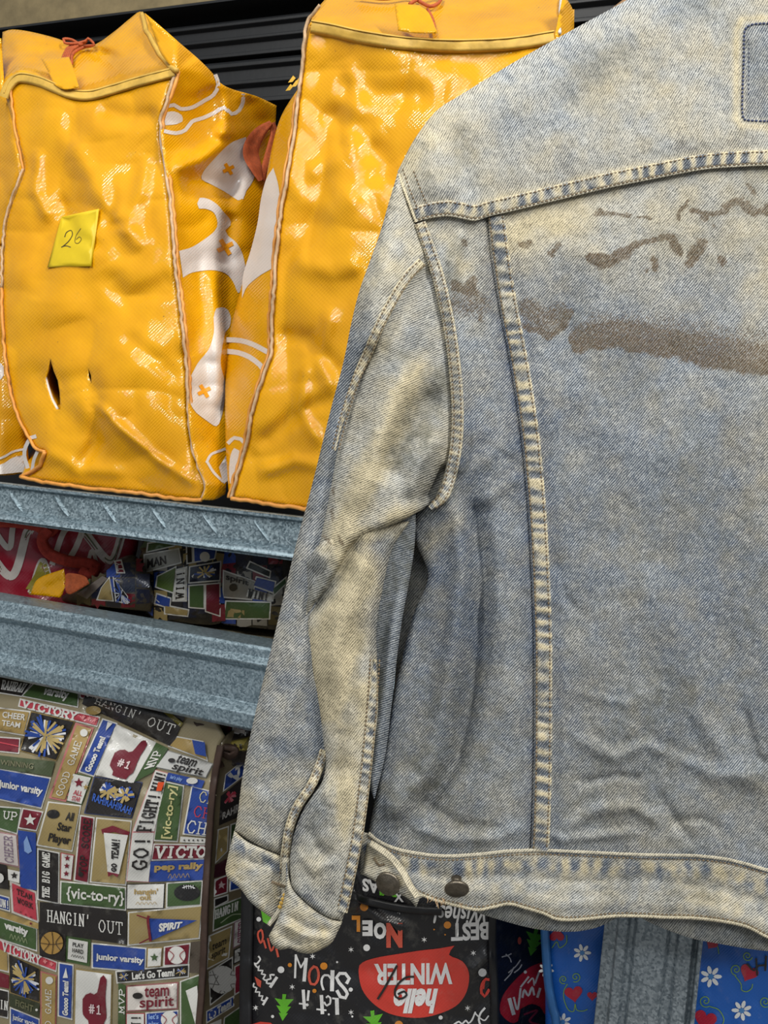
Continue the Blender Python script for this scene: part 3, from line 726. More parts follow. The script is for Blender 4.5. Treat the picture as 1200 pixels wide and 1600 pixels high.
# zip tab and orange cord at the top
sheet('zip_tab', [(64, 92, 1), (108, 89, 1), (116, 110), (124, 137, 1), (100, 140), (84, 132, 1), (75, 112)], lambda X, Y: H_y1(X, Y) - .008 + .0003 * (140 - Y), PR, M_YEL, yb1, step=5, thick=.002, sgn=-1)
k = Ribbon(); hc = lambda X, Y: H_top1(X, Y) - .004
for i in range(4): k.cord([(98 + i * 3, 92), (104 + i * 3, 78), (114 + i * 4, 70), (126 + i * 3, 68 - i)], .0018, hc, PR, sgn=-1, rise=.003 + .001 * i)
k.cord([(126, 70), (112, 62), (99, 61), (101, 67), (118, 68), (134, 64), (138, 60), (147, 70), (132, 72)], .0017, hc, PR, sgn=-1, rise=.010)
k.cord([(112, 100), (114, 84), (130, 74), (142, 72)], .0018, hc, PR, sgn=-1, rise=.008)
k.obj('drawstring_cord', [M_ORANGE], yb1, 'orange cord')
# card with the number
card = sheet('number_card', [(96, 339, 1), (155, 326, 1), (143, 416, 1), (74, 418, 1)], lambda X, Y: H_y1(X, Y) - .0028, PR, M_CARD, yb1, step=6, thick=.0006, sgn=-1, smooth_outline=False, label='bright yellow card with 26 written on it')
fl = Flat()
fl.stroke([(101, 370), (104, 363), (111, 360), (113, 367), (107, 377), (98, 385), (96, 386)], 1.3, (60, 48, 10), 1); fl.stroke([(96, 386), (103, 384), (110, 386)], 1.3, (60, 48, 10), 1)
fl.stroke([(126, 357), (119, 368), (117, 378), (122, 380), (127, 374), (124, 370), (119, 374)], 1.1, (110, 90, 15), 1)
ink = fl.build('handwriting', lambda X, Y: H_y1(X, Y) - .0028, PR, M_PRINT, yb1, .0004); merge(card, ink)
# red webbing handle at the side
k = Ribbon()
k.strip([(424, 192), (408, 205), (396, 222), (392, 240), (400, 262), (408, 282)], 9, lambda X, Y: H_side1(X, Y) - .016, PR, .002, 7, 4, None, .0003, sgn=-1, wfn=lambda s: .5 + .9 * np.sin(np.pi * s))
k.strip([(424, 192), (428, 210), (420, 240), (409, 282)], 6, lambda X, Y: H_side1(X, Y) - .012, PR, .002, 7, 4, None, .0003, sgn=-1)
k.obj('handle', [M_ORANGE], yb1, 'orange-red webbing handle')
# white torn lining at the tear
k = Ribbon(); k.cord([(71, 590), (75, 606), (81, 624), (90, 640)], .0022, H_y1, PR, sgn=-1, rise=-.003); k.obj('torn_lining', [M_WHITE], yb1, 'white frayed lining of the tear')

# ---- yellow bag behind the jacket's shoulder
RL = [(500, 8), (488, 22), (478, 42), (474, 80), (470, 120), (466, 150), (462, 190), (455, 235), (446, 290), (438, 340), (431, 400), (428, 450), (424, 500), (424, 548), (414, 580), (402, 615), (392, 650), (386, 690), (374, 730), (361, 778)]
RT = [(482, 40), (520, 45), (560, 54), (610, 63), (650, 68), (700, 71), (760, 71), (810, 68), (866, 60)]
def H_y2(X, Y):
    h = .026 - .022 * np.sin(np.pi * np.clip((X - 380) / 520, 0, 1)) + .012 * fbm(X, Y, 180, 301) + .0110 * crumple(X, Y, 180, 305)
    for pts, w, a in (([(500, 170), (560, 200), (600, 260), (590, 300)], 22, .008), ([(520, 130), (600, 150), (680, 150)], 22, .007), ([(470, 280), (540, 240), (600, 200)], 16, -.005), ([(450, 300), (520, 330), (560, 300)], 20, -.004),
                      ([(430, 520), (480, 530), (540, 590)], 14, .006), ([(480, 560), (470, 640), (500, 700)], 10, -.006), ([(400, 700), (460, 650), (520, 620)], 14, .006), ([(450, 400), (520, 430), (570, 410)], 20, -.005),
                      ([(400, 740), (460, 720), (530, 735)], 12, -.006), ([(540, 90), (560, 150), (540, 230)], 16, -.005), ([(520, 480), (500, 560), (520, 620)], 12, -.006)):
        h = h + ridge(X, Y, pts, w, a)
    return h
def H_top2(X, Y):
    d = seg_dist(X, Y, RT)[0]; return H_y2(X, Y) + .004 + d * .0014 + .004 * crumple(X, Y, 90, 321)
def H_gus2(X, Y):
    xe = np.interp(Y, [p[1] for p in RL], [p[0] for p in RL]); q = np.clip(xe - X, 0, 300)
    return .030 + .00050 * q + .000003 * q * q + .007 * fbm(X, Y, 120, 331) + .003 * crumple(X, Y, 110, 335)
yb2 = empty('reusable_shopping_bag', one(PR, 560, 790, .1), 'tall glossy yellow shopping bag partly covered by the jacket shoulder', 'bag', 'yellow shopping bags on the upper shelf')
sheet('front_panel', [(482, 40, 1)] + RT[1:-1] + [(866, 60, 1), (880, 300), (872, 600), (850, 852, 1), (700, 828), (560, 804), (475, 795), (410, 786), (361, 778, 1)] + RL[3:-1][::-1], H_y2, PR, M_YEL, yb2, step=4.6, back=.26, shrink=.75, sgn=-1, edge=.004, edge_w=8)
sheet('top_panel', [(482, 40, 1), (500, 8), (540, -25), (620, -45), (760, -50), (850, -35), (885, -5), (888, 30), (866, 60, 1)] + RT[1:-1][::-1], H_top2, PR, M_YEL, yb2, step=6, thick=.002, sgn=-1, edge=.003, edge_w=8)
sheet('side_panel', [(866, 60, 1), (880, -10, 1), (895, 15), (897, 40), (890, 300), (885, 700, 1), (866, 700, 1), (876, 300)], lambda X, Y: H_y2(X, Y) + .004 + .0015 * np.clip(X - 868, 0, 60), PR, M_YEL, yb2, step=7, thick=.003, sgn=-1)
y2side = sheet('side_panel', [(468, 135, 1), (440, 180), (425, 230), (412, 300), (398, 370), (382, 430), (366, 490), (356, 540), (352, 600), (352, 680), (355, 740), (358, 778, 1), (361, 778, 1)] + RL[5:-1][::-1], H_gus2, PR, M_YEL, yb2, step=5, thick=.003, sgn=-1, edge=.004, edge_w=8)
prints(yb2, [('p', [(427, 262, 1), (435, 290), (437, 320), (433, 345), (430, 380), (424, 420, 1), (404, 432), (386, 448), (378, 466, 1), (380, 430), (392, 390), (402, 350), (408, 310), (416, 280)], 0),
             ('s', [(356, 531), (375, 532), (395, 538), (418, 550)], 8), ('s', [(354, 549), (372, 551), (390, 558), (406, 570), (412, 578)], 8), ('s', [(357, 692), (366, 684), (376, 686), (384, 694)], 6), ('p', [(360, 712), (366, 700), (374, 704), (372, 724), (366, 742, 1), (360, 756), (358, 735)], 0)], H_gus2, y2side)
piping(RL, H_y2, yb2, .0018); piping([(x - 4, y) for x, y in RL[5:]], lambda X, Y: H_y2(X, Y) + .003, yb2, .0018, M_PIPEO); piping([(361, 779), (410, 786), (475, 795), (560, 806)], H_y2, yb2, .0022, M_PIPEO, proud=.003)
piping([(880, -30), (877, 10), (874, 52)], H_top2, yb2, .002, M_WHITE, proud=.008)
tape([(486, 42), (520, 48), (560, 57), (610, 65), (650, 69), (700, 72), (760, 71), (810, 67), (866, 58)], 10.5, lambda X, Y: H_y2(X, Y) - .003, yb2, 8)
sheet('zip_tab', [(616, 5, 1), (655, 8, 1), (670, 20), (684, 52, 1), (650, 52), (622, 48, 1)], lambda X, Y: H_y2(X, Y) - .008 + .0004 * (52 - Y), PR, M_YEL, yb2, step=5, thick=.002, sgn=-1)
k = Ribbon(); hc = lambda X, Y: H_top2(X, Y) - .012
k.cord([(560, -6), (600, -2), (640, -6), (655, 2), (672, 10), (686, 4), (690, -6)], .0018, hc, PR, sgn=-1, rise=.004); k.cord([(640, 6), (660, -4), (690, -10)], .0018, hc, PR, sgn=-1, rise=.008)
k.cord([(668, 14), (676, 30), (680, 50)], .0015, hc, PR, sgn=-1, rise=.004)
k.obj('drawstring_cord', [M_ORANGE], yb2, 'orange cord')
fl = Flat()
for x, y in ((456, 124), (452, 137), (461, 131), (466, 126)): fl.poly([(x - 6, y + 5), (x + 2, y - 6), (x + 6, y - 2), (x + 1, y + 4)], (205, 160, 40), 0, 5)
fl.build('torn_tape_ends', lambda X, Y: H_y2(X, Y) - .002, PR, M_PRINT, yb2)

# ---- yellow bag at the left edge
yb3 = empty('reusable_shopping_bag', one(PR, -60, 760, .12), 'yellow shopping bag at the left edge of the shelf, only its white-printed edge showing', 'bag', 'yellow shopping bags on the upper shelf')
H_y3 = lambda X, Y: .045 + .010 * fbm(X, Y, 120, 401) + .004 * crumple(X, Y, 120, 402) + .0006 * np.clip(X, 0, 60)
y3front = sheet('front_panel', [(-230, 190, 1), (-60, 180), (0, 195), (14, 240), (30, 300), (30, 450), (34, 600), (42, 680), (46, 738, 1), (-20, 742), (-230, 720, 1)], H_y3, PR, M_YEL, yb3, step=7, back=.26, shrink=.8, sgn=-1, edge=.006, edge_w=12)
prints(yb3, [('p', [(-20, 240), (5, 240), (15, 242), (30, 262, 1), (32, 290), (18, 312), (8, 334, 1), (-20, 300)], 0), ('p', [(-20, 560), (2, 568), (6, 580), (2, 592), (-20, 600)], 0), ('s', [(-30, 718), (0, 716), (20, 706), (36, 702)], 3.5), ('p', [(-30, 727, 1), (0, 726), (20, 715), (36, 711, 1), (40, 737, 1), (0, 741), (-30, 741, 1)], 0)], H_y3, y3front)

# ------------------------------------------------------------------ helpers for printed bags
WH = (222, 220, 214); BK = (38, 34, 33); GD = (172, 145, 88); GR = (68, 92, 52); RD = (118, 30, 46); BL = (40, 70, 150); PK = (186, 62, 76); TN = (160, 140, 92)
def patch(fl, q, c, border=WH, bw=2.2, layer=1):
    P = np.array([p[:2] for p in q], float)
    if border is not None: fl.poly([tuple(p) for p in P], border, layer, 9)
    cx = P.mean(0); Q = []
    for i in range(4):
        a, b, c0 = P[i - 1], P[i], P[(i + 1) % 4]; d1 = (a - b) / (np.linalg.norm(a - b) + 1e-6); d2 = (c0 - b) / (np.linalg.norm(c0 - b) + 1e-6)
        Q.append(tuple(b + (d1 + d2) * bw))
    fl.poly(Q if border is not None else [tuple(p) for p in P], c, layer + 1, 9); return q
def pompom(fl, q, cols=((232, 232, 236), (40, 76, 160), (190, 165, 105)), seed=1, n=46, u=.5, v=.5, R=.42):
    rr = random.Random(seed)
    for i in range(n):
        a = rr.uniform(0, 2 * math.pi); r0 = rr.uniform(0, .35) * R; r1 = rr.uniform(.6, 1.05) * R; c = cols[i % len(cols)]
        p0 = bil(q, u + r0 * math.cos(a), v + r0 * math.sin(a)); p1 = bil(q, u + r1 * math.cos(a + rr.uniform(-.2, .2)), v + r1 * math.sin(a + rr.uniform(-.2, .2)))
        fl.stroke([tuple(p0), tuple(p1)], max(1.0, np.linalg.norm(bil(q, 1, .5) - bil(q, 0, .5)) * .05), c, 3 + (i % 3) * .5, False)
def finger(fl, q):
    pts = [(.22, .5), (.30, .42), (.42, .38), (.52, .40), (.60, .36), (.68, .10), (.76, .05), (.84, .12), (.82, .40), (.84, .60), (.86, .78), (.80, .86), (.78, .95), (.40, .93), (.38, .85), (.24, .76)]
    P = [tuple(bil(q, u, v)) for u, v in pts]; fl.poly(P, RD, 3, 6, True)
    slab(fl, q, '#1', (.40, .58, .72, .72), (225, 205, 205), 4, wt=.22)
def ball(fl, q, kind, u=.5, v=.5, r_=.36):
    sx = np.linalg.norm(bil(q, 1, .5) - bil(q, 0, .5)); sy = np.linalg.norm(bil(q, .5, 1) - bil(q, .5, 0)); R = min(sx, sy) * r_; c = bil(q, u, v)
    if kind == 'base':
        fl.disc(c[0], c[1], R, (228, 226, 220), 3, n=20)
        for s_ in (-1, 1): fl.stroke([(c[0] + s_ * R * .95, c[1] - R * .6), (c[0] + s_ * R * .35, c[1]), (c[0] + s_ * R * .75, c[1] + R * .7)], R * .09, (150, 40, 50), 4)
    elif kind == 'volley':
        fl.disc(c[0], c[1], R, (215, 212, 206), 3, n=20)
        for a in (0, 60, 120): 
            ca, sa = math.cos(math.radians(a)), math.sin(math.radians(a))
            for o_ in (-.3, .3): fl.stroke([(c[0] + R * (.9 * ca - o_ * sa), c[1] + R * (.9 * sa + o_ * ca)), (c[0] - R * o_ * 1.3 * sa, c[1] + R * o_ * 1.3 * ca), (c[0] + R * (-.9 * ca - o_ * sa), c[1] + R * (-.9 * sa + o_ * ca))], R * .06, (120, 115, 110), 4)
    elif kind == 'basket':
        fl.disc(c[0], c[1], R, (172, 135, 70), 3, n=24)
        for p in ([(-1, 0), (0, .12), (1, 0)], [(0, -1), (.1, 0), (0, 1)], [(-.75, -.65), (-.25, 0), (-.7, .7)], [(.75, -.65), (.35, 0), (.75, .65)]): fl.stroke([(c[0] + x * R, c[1] + y * R) for x, y in p], R * .06, (60, 42, 25), 4)
    elif kind == 'foot':
        fl.disc(c[0], c[1], R * 1.5, (24, 22, 22), 3, R * .95, 20)
        fl.stroke([(c[0] - R * .5, c[1] - R * .55), (c[0] + R * .2, c[1] - R * .75), (c[0] + R * .9, c[1] - R * .5)], R * .1, (225, 225, 225), 4)
        for i in range(5): x = c[0] - R * .35 + i * R * .26; fl.stroke([(x, c[1] - R * .85), (x + R * .05, c[1] - R * .45)], R * .07, (225, 225, 225), 4, False)
    elif kind == 'mega':
        fl.poly([tuple(bil(q, *p)) for p in ((u - .3, v - .38), (u + .3, v - .38), (u + .12, v + .36), (u - .12, v + .36))], WH, 3, 8)
def scrib(fl, q, box, c, layer=4, n=5, w=.8):
    P = []
    for i in range(n * 2 + 1): P.append(tuple(bil(q, box[0] + (box[2] - box[0]) * i / (2 * n), box[1] if i % 2 else box[3])))
    fl.stroke(P, w, c, layer)
# ------------------------------------------------------------------ sports-print bag under the lower beam
def H_sp(X, Y):
    h = .036 - .026 * np.sin(np.pi * np.clip((X + 160) / 500, 0, 1)) * smooth01((Y - 1020) / 220) + .007 * fbm(X, Y, 150, 501) + .0045 * crumple(X, Y, 120, 505) * (1 + 1.2 * smooth01((1320 - Y) / 150))
    h = h + ridge(X, Y, [(130, 1098), (200, 1130), (262, 1168)], 9, .008) + ridge(X, Y, [(120, 1080), (190, 1100), (280, 1130)], 14, -.010)
    h = h + ridge(X, Y, [(40, 1200), (90, 1170), (150, 1190)], 14, -.003) + ridge(X, Y, [(220, 1220), (210, 1290), (205, 1370)], 16, -.003) + ridge(X, Y, [(180, 1140), (240, 1160)], 6, -.004)
    h = h + ridge(X, Y, [(140, 1150), (120, 1240), (60, 1270)], 20, .003) + .035 * smooth01((1110 - Y) / 90) + ridge(X, Y, [(50, 1190), (45, 1230), (20, 1260)], 8, -.004)
    return h
SPR = [(345, 1165), (338, 1200), (331, 1250), (327, 1310), (323, 1370), (320, 1430), (318, 1500), (314, 1560), (309, 1620), (306, 1660)]
def H_sps(X, Y):
    xe = np.interp(Y, [p[1] for p in SPR], [p[0] for p in SPR])
    return H_sp(xe, Y) + .002 + .0011 * np.clip(X - xe, 0, 200) + .004 * fbm(X, Y, 60, 511) + .003 * crumple(X, Y, 60, 512)
spb = empty('reusable_shopping_bag', one(PR, 150, 1740, .1), 'large bag printed with school sports patches and lettering, standing below the deep beam', 'bag', 'sports-print shopping bags')
base = lambda c: (lambda X, Y: np.tile(np.array(lin(c)), (len(X), 1)))
front = sheet('front_panel', [(-260, 990, 1), (200, 1020), (300, 1060), (352, 1150, 1)] + SPR[:-2] + [(304, boty(304), 1), (150, boty(150)), (-260, boty(-260), 1)], H_sp, PR, M_PRINT, spb, step=4.5, back=.24, shrink=.85, sgn=-1, edge=.005, edge_w=8, colfn=base((150, 138, 108)))
side = sheet('side_panel', [(345, 1165, 1), (352, 1150), (370, 1140), (392, 1150, 1), (392, boty(392, .1), 1), (304, boty(304), 1)] + SPR[::-1][2:-1], H_sps, PR, M_PRINT, spb, step=6, thick=.003, sgn=-1, colfn=base((120, 108, 84)))  # side film painted darker than the front for its shade
f = Flat(); P_ = lambda *a, **k: patch(f, *a, **k)
def T_(q, s, box, c, **k): text(f, q, s, box, c, **k)
def S_(q, s, box, c, **k): slab(f, q, s, box, c, **k)
q = P_([(-10, 1052), (54, 1062), (34, 1089), (-10, 1082)], BK); S_(q, 'RAHRAH', (.25, .3, .9, .75), WH)
q = P_([(56, 1063), (124, 1077), (122, 1106), (32, 1088)], GR); T_(q, 'varsity', (.3, .2, .8, .8), WH, bold=.04)
q = P_([(124, 1074), (150, 1082), (140, 1098), (124, 1090)], RD); f.disc(137, 1087, 2, WH, 3)
q = P_([(135, 1080), (290, 1118), (268, 1167), (128, 1100)], BK, None); S_(q, "HANGIN'", (.12, .28, .60, .62), WH, wt=.12); S_(q, 'OUT', (.68, .36, .95, .68), WH, wt=.12); f.disc(146, 1110, 12, GD, 4, 7)
f.poly([(238, 1098), (250, 1100), (286, 1130), (282, 1136)], (120, 110, 40), 3)
q = P_([(31, 1091), (157, 1120), (152, 1136), (28, 1104)], PK); S_(q, 'VICTORY', (.05, .12, .72, .9), WH, wt=.26, gap=.2); T_(q, '* * *', (.78, .2, .97, .6), (240, 150, 150))
q = P_([(-10, 1104), (48, 1111), (38, 1150), (-10, 1142)], GD); T_(q, 'CHEER', (.25, .15, .9, .4), WH); T_(q, 'TEAM', (.25, .5, .8, .72), WH)
q = P_([(-10, 1150), (32, 1153), (30, 1178), (-10, 1174)], RD); f.stroke([(0, 1160), (28, 1166)], 2, PK, 3)
q = P_([(48, 1111), (117, 1127), (88, 1189), (30, 1173)], BK, GD, 1.5); pompom(f, q, seed=2, n=60, R=.5)
q = P_([(118, 1129), (147, 1137), (103, 1253), (76, 1247)], GD, (196, 120, 116), 3); S_(q, 'GOOD GAME', (.32, .22, .66, .94), WH, rot=90, wt=.12, gap=.3); f.disc(131, 1145, 6, WH, 3)
q = P_([(160, 1122), (184, 1130), (147, 1214), (122, 1206)], BL); T_(q, 'Goooo Team!', (.3, .3, .68, .95), WH, rot=90, bold=.05); f.poly([(165, 1142), (168, 1128), (176, 1130)], WH, 3)
q = P_([(183, 1132), (244, 1160), (208, 1224), (149, 1211)], WH, None); finger(f, q)
q = P_([(244, 1160), (263, 1169), (240, 1206), (210, 1222)], GR, None); S_(q, 'MVP', (.2, .2, .75, .7), WH, rot=90)
q = P_([(262, 1166), (276, 1150), (318, 1158), (325, 1190)], GD); f.poly([(300, 1156), (320, 1160), (322, 1182), (305, 1178)], BL, 4)
q = P_([(262, 1172), (334, 1193), (322, 1216), (241, 1199)], (205, 204, 200), (150, 150, 145), 1.6); T_(q, 'team', (.28, .02, .68, .5), BK); T_(q, 'spirit', (.30, .5, .9, 1.02), BK); f.disc(268, 1188, 5.5, BK, 4, 3.5)
q = P_([(242, 1202), (263, 1208), (242, 1300), (206, 1300)], WH, (215, 150, 150), 1.2); S_(q, 'WIN!', (.2, .02, .8, .32), BK, rot=90, wt=.22); S_(q, 'FIGHT!', (.2, .38, .8, .98), BK, rot=90, wt=.22)
q = P_([(206, 1300), (242, 1300), (233, 1379), (197, 1377)], WH, (215, 150, 150), 1.2); S_(q, 'GO!', (.2, .1, .8, .75), BK, rot=90, wt=.22)
f.poly([(247, 1222), (257, 1222), (252, 1236), (244, 1236)], (225, 80, 30), 5)
q = P_([(263, 1207), (320, 1220), (315, 1232), (258, 1219)], BL, None); f.disc(300, 1220, 9, WH, 4, 5); T_(q, "let's play", (.1, .2, .42, .8), (150, 180, 230))
q = P_([(253, 1219), (288, 1227), (278, 1316), (239, 1314)], GR); T_(q, '[vic-to-ry]', (.3, .05, .75, .95), (205, 198, 140), rot=90, bold=.02)
q = P_([(299, 1227), (338, 1238), (323, 1308), (285, 1304)], BL); S_(q, 'CH', (.4, .06, 1.0, .28), (205, 198, 160), wt=.12); S_(q, 'CH', (.3, .38, .95, .60), (190, 60, 80), wt=.12); S_(q, 'CH', (.15, .70, .9, .95), WH, wt=.14)
q = P_([(282, 1307), (322, 1310), (320, 1318), (281, 1316)], WH, None)
for i in range(5): f.star(288 + i * 7, 1313, 2.2, BK, 3)
q = P_([(240, 1318), (323, 1319), (320, 1343), (235, 1345)], RD); S_(q, 'VICTO', (.08, .2, 1.0, .82), WH, wt=.26, gap=.2)
q = P_([(235, 1346), (320, 1343), (316, 1375), (233, 1378)], BL, None); T_(q, 'pep rally', (.08, .12, .98, .55), GD, bold=.05); scrib(f, q, (.35, .65, .75, .85), GD)
q = P_([(147, 1213), (223, 1222), (206, 1279), (131, 1271)], BK, (60, 70, 110), 1.5); pompom(f, q, seed=5, n=26, u=.36, v=.35, R=.22); pompom(f, q, seed=6, n=26, u=.72, v=.40, R=.22)
T_([(143, 1236), (212, 1262), (206, 1276), (140, 1252)], 'RAH!RAH!RAH!', (.05, .1, .95, .9), (60, 100, 190), bold=.03)
q = P_([(-20, 1197), (80, 1215), (65, 1264), (-20, 1246)], BL); T_(q, 'junior varsity', (.20, .36, .93, .66), WH, bold=.04)
q = P_([(-20, 1178), (86, 1190), (80, 1213), (-20, 1198)], (78, 88, 62), None); T_(q, 'WINNING', (.2, .3, .7, .7), (120, 118, 90))
q = P_([(113, 1207), (144, 1214), (128, 1258), (103, 1252)], WH, GR, 1.6); f.star(123, 1223, 8, RD, 3); f.star(134, 1230, 5, GD, 3); T_(q, 'ALL', (.3, .55, .8, .72), PK); T_(q, 'STAR', (.3, .76, .8, .92), PK)
q = P_([(75, 1252), (127, 1258), (113, 1331), (56, 1321)], TN); f.disc(83, 1272, 10, (25, 22, 22), 3, 7); T_(q, 'All', (.62, .18, .85, .36), BK, bold=.03); T_(q, 'Star', (.45, .42, .85, .6), BK, bold=.03); T_(q, 'Player', (.28, .68, .9, .92), BK, bold=.03)
q = P_([(35, 1262), (68, 1268), (57, 1299), (27, 1294)], RD); f.star(47, 1281, 10, WH, 3)
q = P_([(-20, 1258), (34, 1262), (27, 1304), (-20, 1290)], GR); S_(q, 'UP', (.5, .2, .9, .5), WH)
q = P_([(28, 1297), (56, 1301), (57, 1391), (32, 1387)], BL, None); f.poly([(37, 1315), (42, 1306), (46, 1318), (50, 1330), (44, 1334), (38, 1330)], (130, 160, 210), 3)
q = P_([(-20, 1296), (27, 1304), (31, 1356), (-20, 1345)], (200, 190, 186), (170, 130, 130)); S_(q, 'CHEER', (.55, .1, .8, .9), (130, 110, 130), rot=90)
q = P_([(-20, 1345), (10, 1352), (14, 1390), (-20, 1385)], BK, None); f.disc(-2, 1372, 8, WH, 4)
q = P_([(12, 1358), (31, 1362), (30, 1380), (13, 1375)], WH, None); f.star(22, 1368, 6, BK, 3)
q = P_([(125, 1273), (148, 1277), (138, 1381), (115, 1376)], RD); S_(q, 'TOP SCORE', (.3, .05, .75, .85), BK, rot=90, wt=.2); f.disc(126, 1366, 4, BK, 4)
q = P_([(150, 1277), (206, 1282), (197, 1384), (140, 1379)], TN); f.poly([(158, 1296), (176, 1290), (203, 1300), (200, 1306), (178, 1300), (160, 1303)], RD, 3)
f.poly([(162, 1301), (200, 1305), (186, 1366), (168, 1363)], WH, 4); f.poly([(168, 1362), (186, 1366), (183, 1371), (176, 1366), (169, 1370)], RD, 5); S_([(162, 1301), (200, 1305), (186, 1366), (168, 1363)], 'GO TEAM!', (.35, .12, .68, .95), BK, rot=90, wt=.2, layer=5)
q = P_([(58, 1325), (93, 1332), (92, 1413), (58, 1406)], BK); S_(q, 'THE BIG GAME', (.25, .06, .55, .92), WH, rot=90, wt=.2)
q = P_([(95, 1332), (116, 1336), (112, 1376), (94, 1373)], WH, PK, 1.2)
for i in range(3): f.star(105 - i * .8, 1341 + i * 12, 5, RD, 3)
q = P_([(94, 1376), (197, 1386), (197, 1423), (93, 1413)], GR); T_(q, '{vic-to-ry}', (.1, .2, .97, .85), WH, bold=.02)
q = P_([(198, 1381), (258, 1380), (256, 1420), (197, 1421)], WH, BK, 1.3); T_(q, "hangin'", (.2, .2, .82, .48), GD, bold=.03); T_(q, 'out', (.35, .46, .65, .65), GD, bold=.03); scrib(f, q, (.25, .72, .8, .82), GD)
q = P_([(260, 1379), (317, 1375), (314, 1415), (259, 1419)], GR); ball(f, q, 'foot', .58, .45, .34)
q = P_([(62, 1409), (198, 1424), (198, 1475), (140, 1472), (60, 1446)][:4] + [], BK, None) if False else P_([(62, 1409), (198, 1424), (198, 1476), (62, 1456)], BK, None); S_(q, "HANGIN'", (.09, .25, .58, .62), WH, wt=.13); S_(q, 'OUT', (.68, .36, .95, .72), WH, wt=.13)
q = P_([(60, 1440), (103, 1450), (102, 1503), (62, 1494)], BK, None); ball(f, [(62, 1448), (100, 1454), (100, 1498), (62, 1494)], 'basket', .5, .5, .46)
q = P_([(200, 1425), (317, 1414), (312, 1467), (199, 1478)], TN); f.poly([(233, 1435), (308, 1438), (236, 1470)], BL, 4, 7); f.stroke([(232, 1432), (231, 1440), (235, 1470)], 4, RD, 5); f.stroke([(214, 1430), (232, 1436)], 2, RD, 5, False); f.stroke([(218, 1474), (234, 1466)], 2, RD, 5, False)
T_([(246, 1441), (296, 1438), (290, 1450), (246, 1460)], 'SPIRIT', (0.05, .1, .8, .85), WH, bold=.05, layer=5)
q = P_([(103, 1461), (142, 1468), (140, 1510), (101, 1502)], WH, GR, 4.5); T_(q, 'PLAY', (.28, .22, .72, .38), BK); T_(q, 'HARD', (.28, .44, .72, .60), BK); scrib(f, q, (.25, .68, .75, .78), BK)
q = P_([(143, 1473), (229, 1481), (227, 1520), (143, 1513)], BL); T_(q, 'junior varsity', (.08, .40, .96, .72), WH, bold=.04)
q = P_([(230, 1481), (254, 1480), (252, 1510), (229, 1512)], WH, GD, 1.3); f.star(241, 1496, 7, GR, 3)
q = P_([(256, 1479), (298, 1473), (295, 1508), (255, 1510)], RD); ball(f, q, 'base', .5, .5, .42)
q = P_([(298, 1472), (316, 1470), (314, 1520), (296, 1520)], (84, 74, 64), None)
q = P_([(180, 1517), (296, 1506), (295, 1527), (182, 1537)], BK); T_(q, "Let's Go Team!", (.22, .22, .80, .82), WH, bold=.04); pompom(f, [(185, 1518), (202, 1517), (202, 1534), (185, 1535)], seed=8, n=18); pompom(f, [(273, 1509), (292, 1508), (292, 1526), (273, 1527)], seed=9, n=18)
q = P_([(197, 1540), (279, 1534), (278, 1577), (197, 1581)], (224, 216, 208), (170, 110, 110), 2.2); T_(q, 'team', (.35, .10, .82, .5), RD, layer=4); T_(q, 'spirit', (.26, .5, .92, 1.0), RD, layer=4); f.disc(215, 1556, 8, BK, 4, 5)
q = P_([(281, 1533), (315, 1521), (312, 1610), (281, 1610)], GR); f.poly([(290, 1548), (308, 1540), (312, 1600), (305, 1600)], WH, 3)
q = P_([(185, 1536), (196, 1539), (195, 1620), (184, 1620)], GR, None); S_(q, 'MVP', (.15, .1, .85, .55), WH, rot=90)
q = P_([(117, 1513), (176, 1521), (174, 1612), (115, 1606)], WH, TN, 2); finger(f, q)
q = P_([(91, 1503), (115, 1507), (113, 1594), (90, 1588)], BL); T_(q, 'Goooo Team!', (.3, .32, .7, .95), WH, rot=90, bold=.05); f.poly([(98, 1528), (106, 1528), (103, 1512)], WH, 3)
q = P_([(63, 1517), (89, 1524), (87, 1640), (63, 1640)], GD, (196, 120, 116), 2); S_(q, 'GOOD GAME', (.32, .22, .66, .94), WH, rot=90, wt=.12); f.disc(77, 1532, 6, WH, 3)
q = P_([(-20, 1460), (90, 1503), (88, 1519), (-20, 1478)], PK); S_(q, 'VICTORY', (.22, .12, .76, .9), WH, wt=.26, gap=.2); T_(q, '* *', (.8, .2, .95, .6), (240, 150, 150))
q = P_([(-20, 1426), (58, 1450), (58, 1487), (-20, 1462)], GR); T_(q, 'varsity', (.34, .15, .82, .55), WH, bold=.05); scrib(f, q, (.45, .6, .8, .8), (150, 160, 120))
q = P_([(13, 1490), (62, 1513), (62, 1567), (15, 1551)], BK, GD, 1.2); pompom(f, q, seed=12, n=50, R=.48)
q = P_([(-20, 1470), (13, 1488), (14, 1520), (-20, 1512)], GD)
q = P_([(-20, 1512), (14, 1524), (14, 1545), (-20, 1538)], RD, None)
q = P_([(15, 1552), (62, 1568), (60, 1590), (15, 1572)], (60, 66, 46), None); T_(q, 'FIGHT', (.2, .3, .8, .8), (110, 110, 80)); f.disc(57, 1578, 2, WH, 4)
q = P_([(15, 1573), (62, 1592), (60, 1630), (15, 1620)], BL); T_(q, 'junior varsity', (.1, .2, .9, .45), WH)
q = P_([(-20, 1540), (14, 1548), (13, 1592), (-20, 1585)], BK); S_(q, 'WIN', (.4, .4, .95, .7), WH)
q = P_([(15, 1375), (57, 1393), (61, 1443), (18, 1426)], PK, (205, 198, 190), 3.5); S_(q, 'TEAM', (.25, .18, .8, .34), BK); S_(q, 'WORK', (.25, .45, .8, .61), BK)
for i in range(3): f.star(32 + i * 8, 1425 + i * 4, 2, RD, 4)
